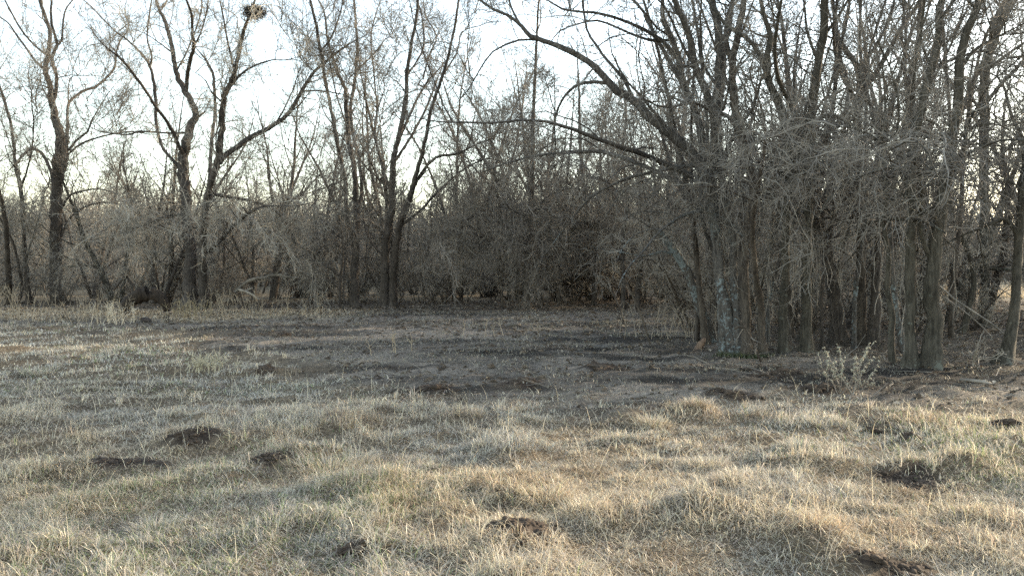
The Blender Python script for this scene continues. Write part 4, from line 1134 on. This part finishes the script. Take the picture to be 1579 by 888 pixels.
stick('arched_log', 'dark brown log arched out of the weeds at the far left edge of the wood', 'log', [[(192,482,16),(199,467,18),(212,456,20),(228,452,20),(242,455,18),(252,464,15),(259,480,10)]], (225, 487), bark('rotten_log_bark', (.010, .008, .006), (.05, .036, .025)), 61, dy=.3)
stick('split_branch', 'pale split branch propped against the arched log', 'branch', [[(205,470,6),(214,463,6),(228,452,5)]], (222, 482), DEADWOOD, 62)
stick('short_log', 'short dark log lying in the tan grass below the arched log', 'log', [[(217,494,9),(226,495,10),(234,496,8)]], (225, 497), BARK_DARK, 63)
stick('fallen_branch', 'pale dead branch lying level in the wood, right of the wide spreading tree', 'branch', [[(362,450,4.5),(374,440,5),(388,431,5),(405,429,4.5),(424,424,4.5),(445,427,3.5),(478,431,2)], [(424,424,3),(430,418,2.5),(436,410,1.5)]], (424, 474), TWIG, 64, TWIG, 5, depth=30.2)
stick('fallen_branch', 'short pale broken branches leaning in the weeds below the level dead branch', 'branch', [[(368,446,3.5),(385,452,3.5),(400,462,2)], [(372,450,2.5),(390,444,2)]], (385, 480), DEADWOOD, 65, depth=28.5)
stick('fallen_branch', 'dark crooked bough sagging behind the level pale branch', 'branch', [[(420,376,3),(450,385,4.5),(478,400,5),(492,408,4.5),(508,413,4),(525,428,2)]], (490, 474), BARK_DARK, 66, TWIG, 6, depth=32)
stick('fallen_branch', 'dark branches crossing in a V on the floor of the wood at far left', 'branch', [[(175,447,4),(190,430,5),(200,415,4)], [(195,425,4),(204,440,4),(206,452,4)]], (190, 472), BARK_DARK, 67, TWIG, 4, depth=31)
stick('fallen_log', 'dark fallen trunk slanting behind the slim trees in the middle of the wood', 'log', [[(820,450,6),(850,442,9),(880,432,10),(910,424,9)]], (860, 474), BARK_DARK, 68, TWIG, 4, depth=32)
stick('bent_sapling', 'thin bent sapling with a pale lit stem on the open litter left of the clump', 'sapling', [[(963,501,3.5),(957,480,3),(948,458,3),(935,440,2.5),(920,425,2)]], (963, 502), BARK_BROWN, 69, TWIG_GREY, 6)
stick('bent_sapling', 'thin dark sapling arching left, close right of the pale bent sapling', 'sapling', [[(1003,533,3.5),(996,510,3),(986,480,3),(975,455,2.5),(962,430,2),(945,415,2)]], (1003, 534), BARK_BROWN, 70, TWIG_GREY, 6)
stick('fallen_branch', 'grey branch bending down to the ground before the lichen trunks', 'branch', [[(1133,488,2),(1142,495,3),(1150,507,3.5),(1158,522,4),(1166,540,4),(1174,558,4)], [(1147,505,4),(1140,503,4),(1133,507,3)]], (1174, 559), BARK_BROWN, 71, TWIG_GREY, 3)
stick('fallen_branch', 'long thin dead boughs sloping down to the right behind the thick grey trunk', 'branch', [[(1448,440,3),(1470,460,3.5),(1500,480,3),(1530,500,3),(1548,515,2)], [(1450,455,2.5),(1480,475,2.5),(1510,500,2),(1530,520,2)]], (1530, 530), TWIG_GREY, 72, TWIG_GREY, 4)
stick('twig_sprig', 'small pale broken sprig standing on the litter right of the thick trunk', 'sprig', [[(1500,563,3),(1503,548,3),(1508,535,2)], [(1503,550,3),(1495,542,2)], [(1501,558,2),(1512,550,2)]], (1500, 564), DEADWOOD, 73, TWIG_PALE, 6, part='stem')
stick('broken_stump', 'small russet broken stump leaning at the left foot of the clump', 'stump', [[(1076,540,12),(1081,530,10),(1087,521,4)]], (1077, 541), bark('russet_wood', (.085, .058, .042), (.21, .145, .10)), 74)
for i, (a, b, lab) in enumerate((((778, 503), (803, 501), 'short stick lying on the dark mid ground below the wood'), ((905, 563), (945, 570), 'dark stick lying in the mud right of the middle heap'),
        ((1140, 568), (1180, 573), 'dark stick on the litter below the clump'), ((1480, 585), (1530, 592), 'thin stick on the litter at the right'), ((640, 505), (668, 508), 'thin dark stick on the bare ground left of the middle'))):
    m = ((a[0] + b[0]) / 2, (a[1] + b[1]) / 2 + 1)
    stick('stick', lab, 'stick', [[(a[0], a[1], 4), ((a[0] + b[0]) / 2, m[1] - 2.5, 5), (b[0], b[1], 3)]], (m[0], m[1] + 2), TWIG if i in (0, 3) else BARK_DARK, 80 + i, TWIG_GREY, 3, part='wood')

# hanging vines on the right-hand clump
for i, (px, py0, py1, Y) in enumerate(((1172, 250, 545, 16.0), (1186, 215, 500, 15.8), (1194, 240, 552, 15.6), (1200, 280, 470, 15.9), (1228, 260, 540, 15.5), (1264, 250, 470, 15.0), (1300, 220, 500, 15.2), (1362, 230, 520, 14.0), (1390, 260, 555, 13.6), (1480, 230, 500, 14.6))):
    rg = np.random.default_rng(900 + i)
    n = 16; t = np.linspace(0, 1, n)
    wx = np.cumsum(rg.normal(size=n)) * 3.0; wx -= t * wx[-1] * .5
    mb = MB(); top = at_depth(px, py0, Y)
    for s in range(3):
        P = np.array([at_depth(px + wx[k] * (1 + .3 * s) + s * 5 * math.sin(k * .7 + s), py0 + (py1 - py0) * t[k] * (1 - .12 * s), Y + .1 * math.sin(k * .5 + s * 2)) for k in range(n)]) - top
        P, R = catmull(P, np.full(n, rg.uniform(.006, .011)), .07)
        tubes(mb, P[None], R[None], 5)
        limbs = [(P, R)]
        tm = MB() if s == 0 else tm
        twigs_for([(P + top, R)], rg, tm, 4, 1.3, 3, 2, .25, .5, .0035)
    for k in range(len(tm.v)): tm.v[k] = tm.v[k] - top.astype(np.float32)
    place = ['left', 'second from left', 'third from left', 'fourth from left', 'middle-left', 'middle', 'middle-right', 'third from right', 'second from right', 'rightmost'][i]
    r = empty('hanging_vine', top, '%s of the tangled bare vines hanging in the right-hand trees' % place, 'vine', 'vines hanging in the right-hand trees')
    mb.obj('stem', TWIG_GREY, r); tag(tm.obj('twig', TWIG_GREY, r, smooth=False), kind='stuff')

# dark ball of twigs high in the spreading tree
_tr = [o for o in scene.objects if o.name.startswith('spreading_tree')][0]
_tm = [c for c in _tr.children if c.name.startswith('trunk')][0].data
_v = np.empty(len(_tm.vertices) * 3, np.float32); _tm.vertices.foreach_get('co', _v)
_v = _v.reshape(-1, 3) + np.array(_tr.location)
_p = at_depth(386, 22, 1.0)       # the limb that carries it, seen along this direction
_e = np.hypot(_v[:, 0] / _v[:, 1] - _p[0], (_v[:, 2] - CAM_H) / _v[:, 1] - (_p[2] - CAM_H))
top = at_depth(393, 19, float(_v[np.argmin(_e), 1]) - .12)
rg = np.random.default_rng(77)
mb = MB(); n = 900
d = norm(rg.normal(size=(n, 3))); st = d * rg.uniform(0, .28, (n, 1)) * np.array([1.35, 1, .8])
P, R = grow(st, rg.normal(size=(n, 3)), rg.uniform(.12, .34, n), np.full(n, .009), np.full(n, .005), 4, .35, 0, rg)
tubes(mb, P * np.array([.95, .9, .8]), R, 3)
o = mb.obj('squirrel_nest', bark('old_nest_twigs', (.008, .007, .006), (.03, .025, .02)), smooth=False); o.location = top
tag(o, 'dark clump of twigs and leaves lodged high in the spreading tree', 'nest')

# pale dead weed standing before the grey trunks
g = ground_pt(1308, 606)
rg = np.random.default_rng(31)
weed = empty('dead_weed', g, 'pale dry weed with curled whitish seed heads before the right-hand trunks', 'weed')
ms = MB(); ml = MB()
tips = [(1262,540),(1270,528),(1277,535),(1288,545),(1291,521),(1302,544),(1320,537),(1318,547),(1349,517),(1340,521),(1347,543),(1357,552),(1258,562),(1310,560),(1333,560),(1352,585),(1340,580),(1284,560),(1298,570),(1275,550)]
for k, (tx, ty) in enumerate(tips):
    T = at_depth(tx, 606 - (606 - ty) * .9, g[1] + rg.normal() * .12) - g
    B = np.array([rg.normal() * .09 + T[0] * .25, rg.normal() * .06, -.02])
    mid = B * .45 + T * .55 + np.array([rg.normal() * .05, rg.normal() * .03, rg.normal() * .03])
    P, R = catmull([B, mid, T], [.0055, .0045, .003], .05)
    tubes(ms, P[None], R[None], 5)
    nl = 24 if ty < 560 else 12
    f = np.minimum(rg.uniform(.3, 1.05, nl) ** .5, 1)
    i = np.minimum((f * (len(P) - 1)).astype(int), len(P) - 1)
    dd = norm(rg.normal(size=(nl, 3)) + np.array([0, 0, -.2]))
    PP, RR = grow(P[i], dd, rg.uniform(.025, .055, nl), np.full(nl, .0042), np.full(nl, .0012), 5, .55, -.22, rg)
    RR[:, 1] = .0072; RR[:, 2] = .006
    tubes(ml, PP, RR, 4)
pale, nt, b = mat_new('dry_pale_leaf'); b.inputs['Base Color'].default_value = (.26, .245, .18, 1); b.inputs['Roughness'].default_value = .8
ms.obj('stem', TWIG, weed); tag(ml.obj('curled_leaf', pale, weed), kind='stuff')

# clumps of dead upright stalks at the edge of the wood
def stalks(px, py, n, spread, h, label, seed, name='dead_stalks', cat='weed', group='dead weed stalks along the edge of the wood', tone=(.30, .24, .16)):
    rg = np.random.default_rng(seed); g = ground_pt(px, py); mb = MB()
    st = np.stack([rg.normal(size=n) * spread, rg.normal(size=n) * spread * .5, np.full(n, -.03)], 1)
    P, R = grow(st, np.stack([rg.normal(size=n) * .22, rg.normal(size=n) * .22, np.ones(n)], 1), rg.uniform(.5, 1.1, n) * h, np.full(n, .007), np.full(n, .003), 7, .07, 0, rg)
    tubes(mb, P, R, 4)
    s, d, pr, pid, t = spawn(P, R, 5, rg, .4)
    P, R = grow(s, d, rg.uniform(.06, .2, len(s)), np.full(len(s), .005), np.full(len(s), .003), 3, .2, .1, rg)
    tubes(mb, P, R, 3)
    m, nt, b = mat_new('dead_stalk'); b.inputs['Base Color'].default_value = (*tone, 1); b.inputs['Roughness'].default_value = .85
    r = empty(name, g, label, cat, group)
    tag(mb.obj('stalk', m, r), kind='stuff')
    return r
stalks(95, 500, 16, .9, .9, 'sparse dead stalks below the high forked trunk at far left', 101)
stalks(140, 499, 24, .5, .8, 'row of pale dead stalks left of the arched log', 102)
stalks(178, 498, 26, .28, .6, 'thick bunch of whitish dead weeds in front of the arched log', 103, tone=(.55, .47, .34))
stalks(285, 490, 30, .35, .55, 'yellowish dead weeds right of the arched log', 104, tone=(.27, .215, .12))
stalks(345, 487, 34, .7, .9, 'dead stalks right of the wide spreading tree', 105)
stalks(10, 495, 26, .7, 1.1, 'dead stalks at the left edge of the picture under the leaning stems', 106)
stalks(420, 484, 20, .8, .7, 'thin dead stalks below the level pale branch', 107)
stalks(745, 520, 6, .4, .45, 'few thin stalks standing on the bare ground below the middle of the wood', 108)
stalks(1040, 520, 30, .8, .7, 'fine dead stalks on the litter left of the clump', 109, tone=(.24, .20, .15))
stalks(605, 545, 5, .25, .35, 'few lone stalks on the grazed ground left of the middle', 110)
stalks(320, 570, 30, .16, .22, 'standing tuft of pale stalks in the shaded grass on the left', 111, tone=(.40, .36, .25))
0 and stalks(1130, 698, 6, .025, .12, 'small rusty tuft in the sunlit grass right of centre', 112, 'rusty_tuft', 'grass tuft', None, (.33, .18, .09))

# tussocks that stand out of the grass
TUS = [(1005, 655, .20, 'pale upright tussock at the left end of the shaded bank right of centre'), (830, 652, .17, 'pale tussock at the edge of the grazed ground in the middle'), (500, 712, .26, 'tall sunlit straw tussock at the edge of the shade left of centre'),
       (545, 720, .24, 'sunlit straw tussock right of the tall one left of centre'), (900, 790, .18, 'brownish tussock above the reddish hole'), (1075, 640, .22, 'broad grey tussock on the shaded bank right of centre'), (1150, 645, .20, 'grey tussock right of the broad one on the shaded bank'),
       (845, 772, .20, 'domed straw tussock in the middle of the foreground'), (1090, 720, .20, 'golden tussock in the right foreground'), (60, 580, .26, 'grey tussock in the frosty grass at the left edge'), (175, 545, .26, 'grey-green tussock further back in the frosty grass at left'), (750, 690, .18, 'straw tussock near the shade line at centre'), (1230, 690, .17, 'pale straw tussock right of the rusty tuft'), (240, 820, .17, 'brown sunlit tussock at the lower left')]
for i, (px, py, h, lab) in enumerate(TUS):
    g = ground_pt(px, py); mb = MB(); N = 550; h = h * .75
    rg2 = np.random.default_rng(700 + i); rng = rg2
    r = np.sqrt(rg2.random(N)) * h * .95; a = rg2.uniform(0, 6.28, N)
    x = g[0] + r * np.cos(a) * 1.3; y = g[1] + r * np.sin(a)
    lean = np.clip(r / h * .8 + rg2.normal(size=N) * .25, 0, 1.3)
    blades(mb, x, y, h * rg2.uniform(.5, 1.2, N), lean, a + rg2.normal(size=N) * .7, np.clip(g[1] * .0008, .0035, .014) * rg2.uniform(.7, 1.2, N), 3, grass_tone(x, y, rg2), .8)
    for k in range(len(mb.v)): mb.v[k] = mb.v[k] - np.array(g, np.float32)
    o = mb.obj('grass_tussock', GRASS_MAT, smooth=False); o.location = g
    tag(o, lab, 'grass tussock', 'tussocks standing out of the field')
# green moss and grass at the foot of the clump
for i, (px, py, lab) in enumerate(((1130, 552, 'bright green grass tuft at the foot of the pale lichen trunk'), (1162, 553, 'small green grass tuft right of the bright one at the clump'))):
    g = ground_pt(px, py); mb = MB(); N = 380; rg2 = np.random.default_rng(760 + i); rng = rg2
    x = g[0] + rg2.normal(size=N) * .15; y = g[1] + rg2.normal(size=N) * .08
    blades(mb, x, y, rg2.uniform(.06, .16, N), rg2.uniform(.1, .9, N), rg2.uniform(0, 6.28, N), np.full(N, .012), 2, np.tile([.07, .082, .033], (N, 1)) * rg2.uniform(.6, 1.3, (N, 1)), .6)
    for k in range(len(mb.v)): mb.v[k] = mb.v[k] - np.array(g, np.float32)
    o = mb.obj('green_tuft', GRASS_MAT, smooth=False); o.location = g
    tag(o, lab, 'grass tuft')

# things that end up with the same words are told apart by how far off they stand
from collections import defaultdict
_by = defaultdict(list)
for o in scene.objects:
    if o.parent is None and o.get('category'): _by[o['label']].append(o)
for lab, os_ in _by.items():
    n = len(os_)
    if 2 <= n <= 4 and len(lab.split()) <= (15 if n < 4 else 14):
        os_.sort(key=lambda o: o.location.y)
        words = {2: ('nearer', 'farther'), 3: ('nearest', 'middle', 'farthest'), 4: ('nearest', 'second nearest', 'third nearest', 'farthest')}[n]
        for o, w in zip(os_, words): o['label'] = w + ' ' + lab
print('TRIS', N_TRI, sum(N_TRI.values()))
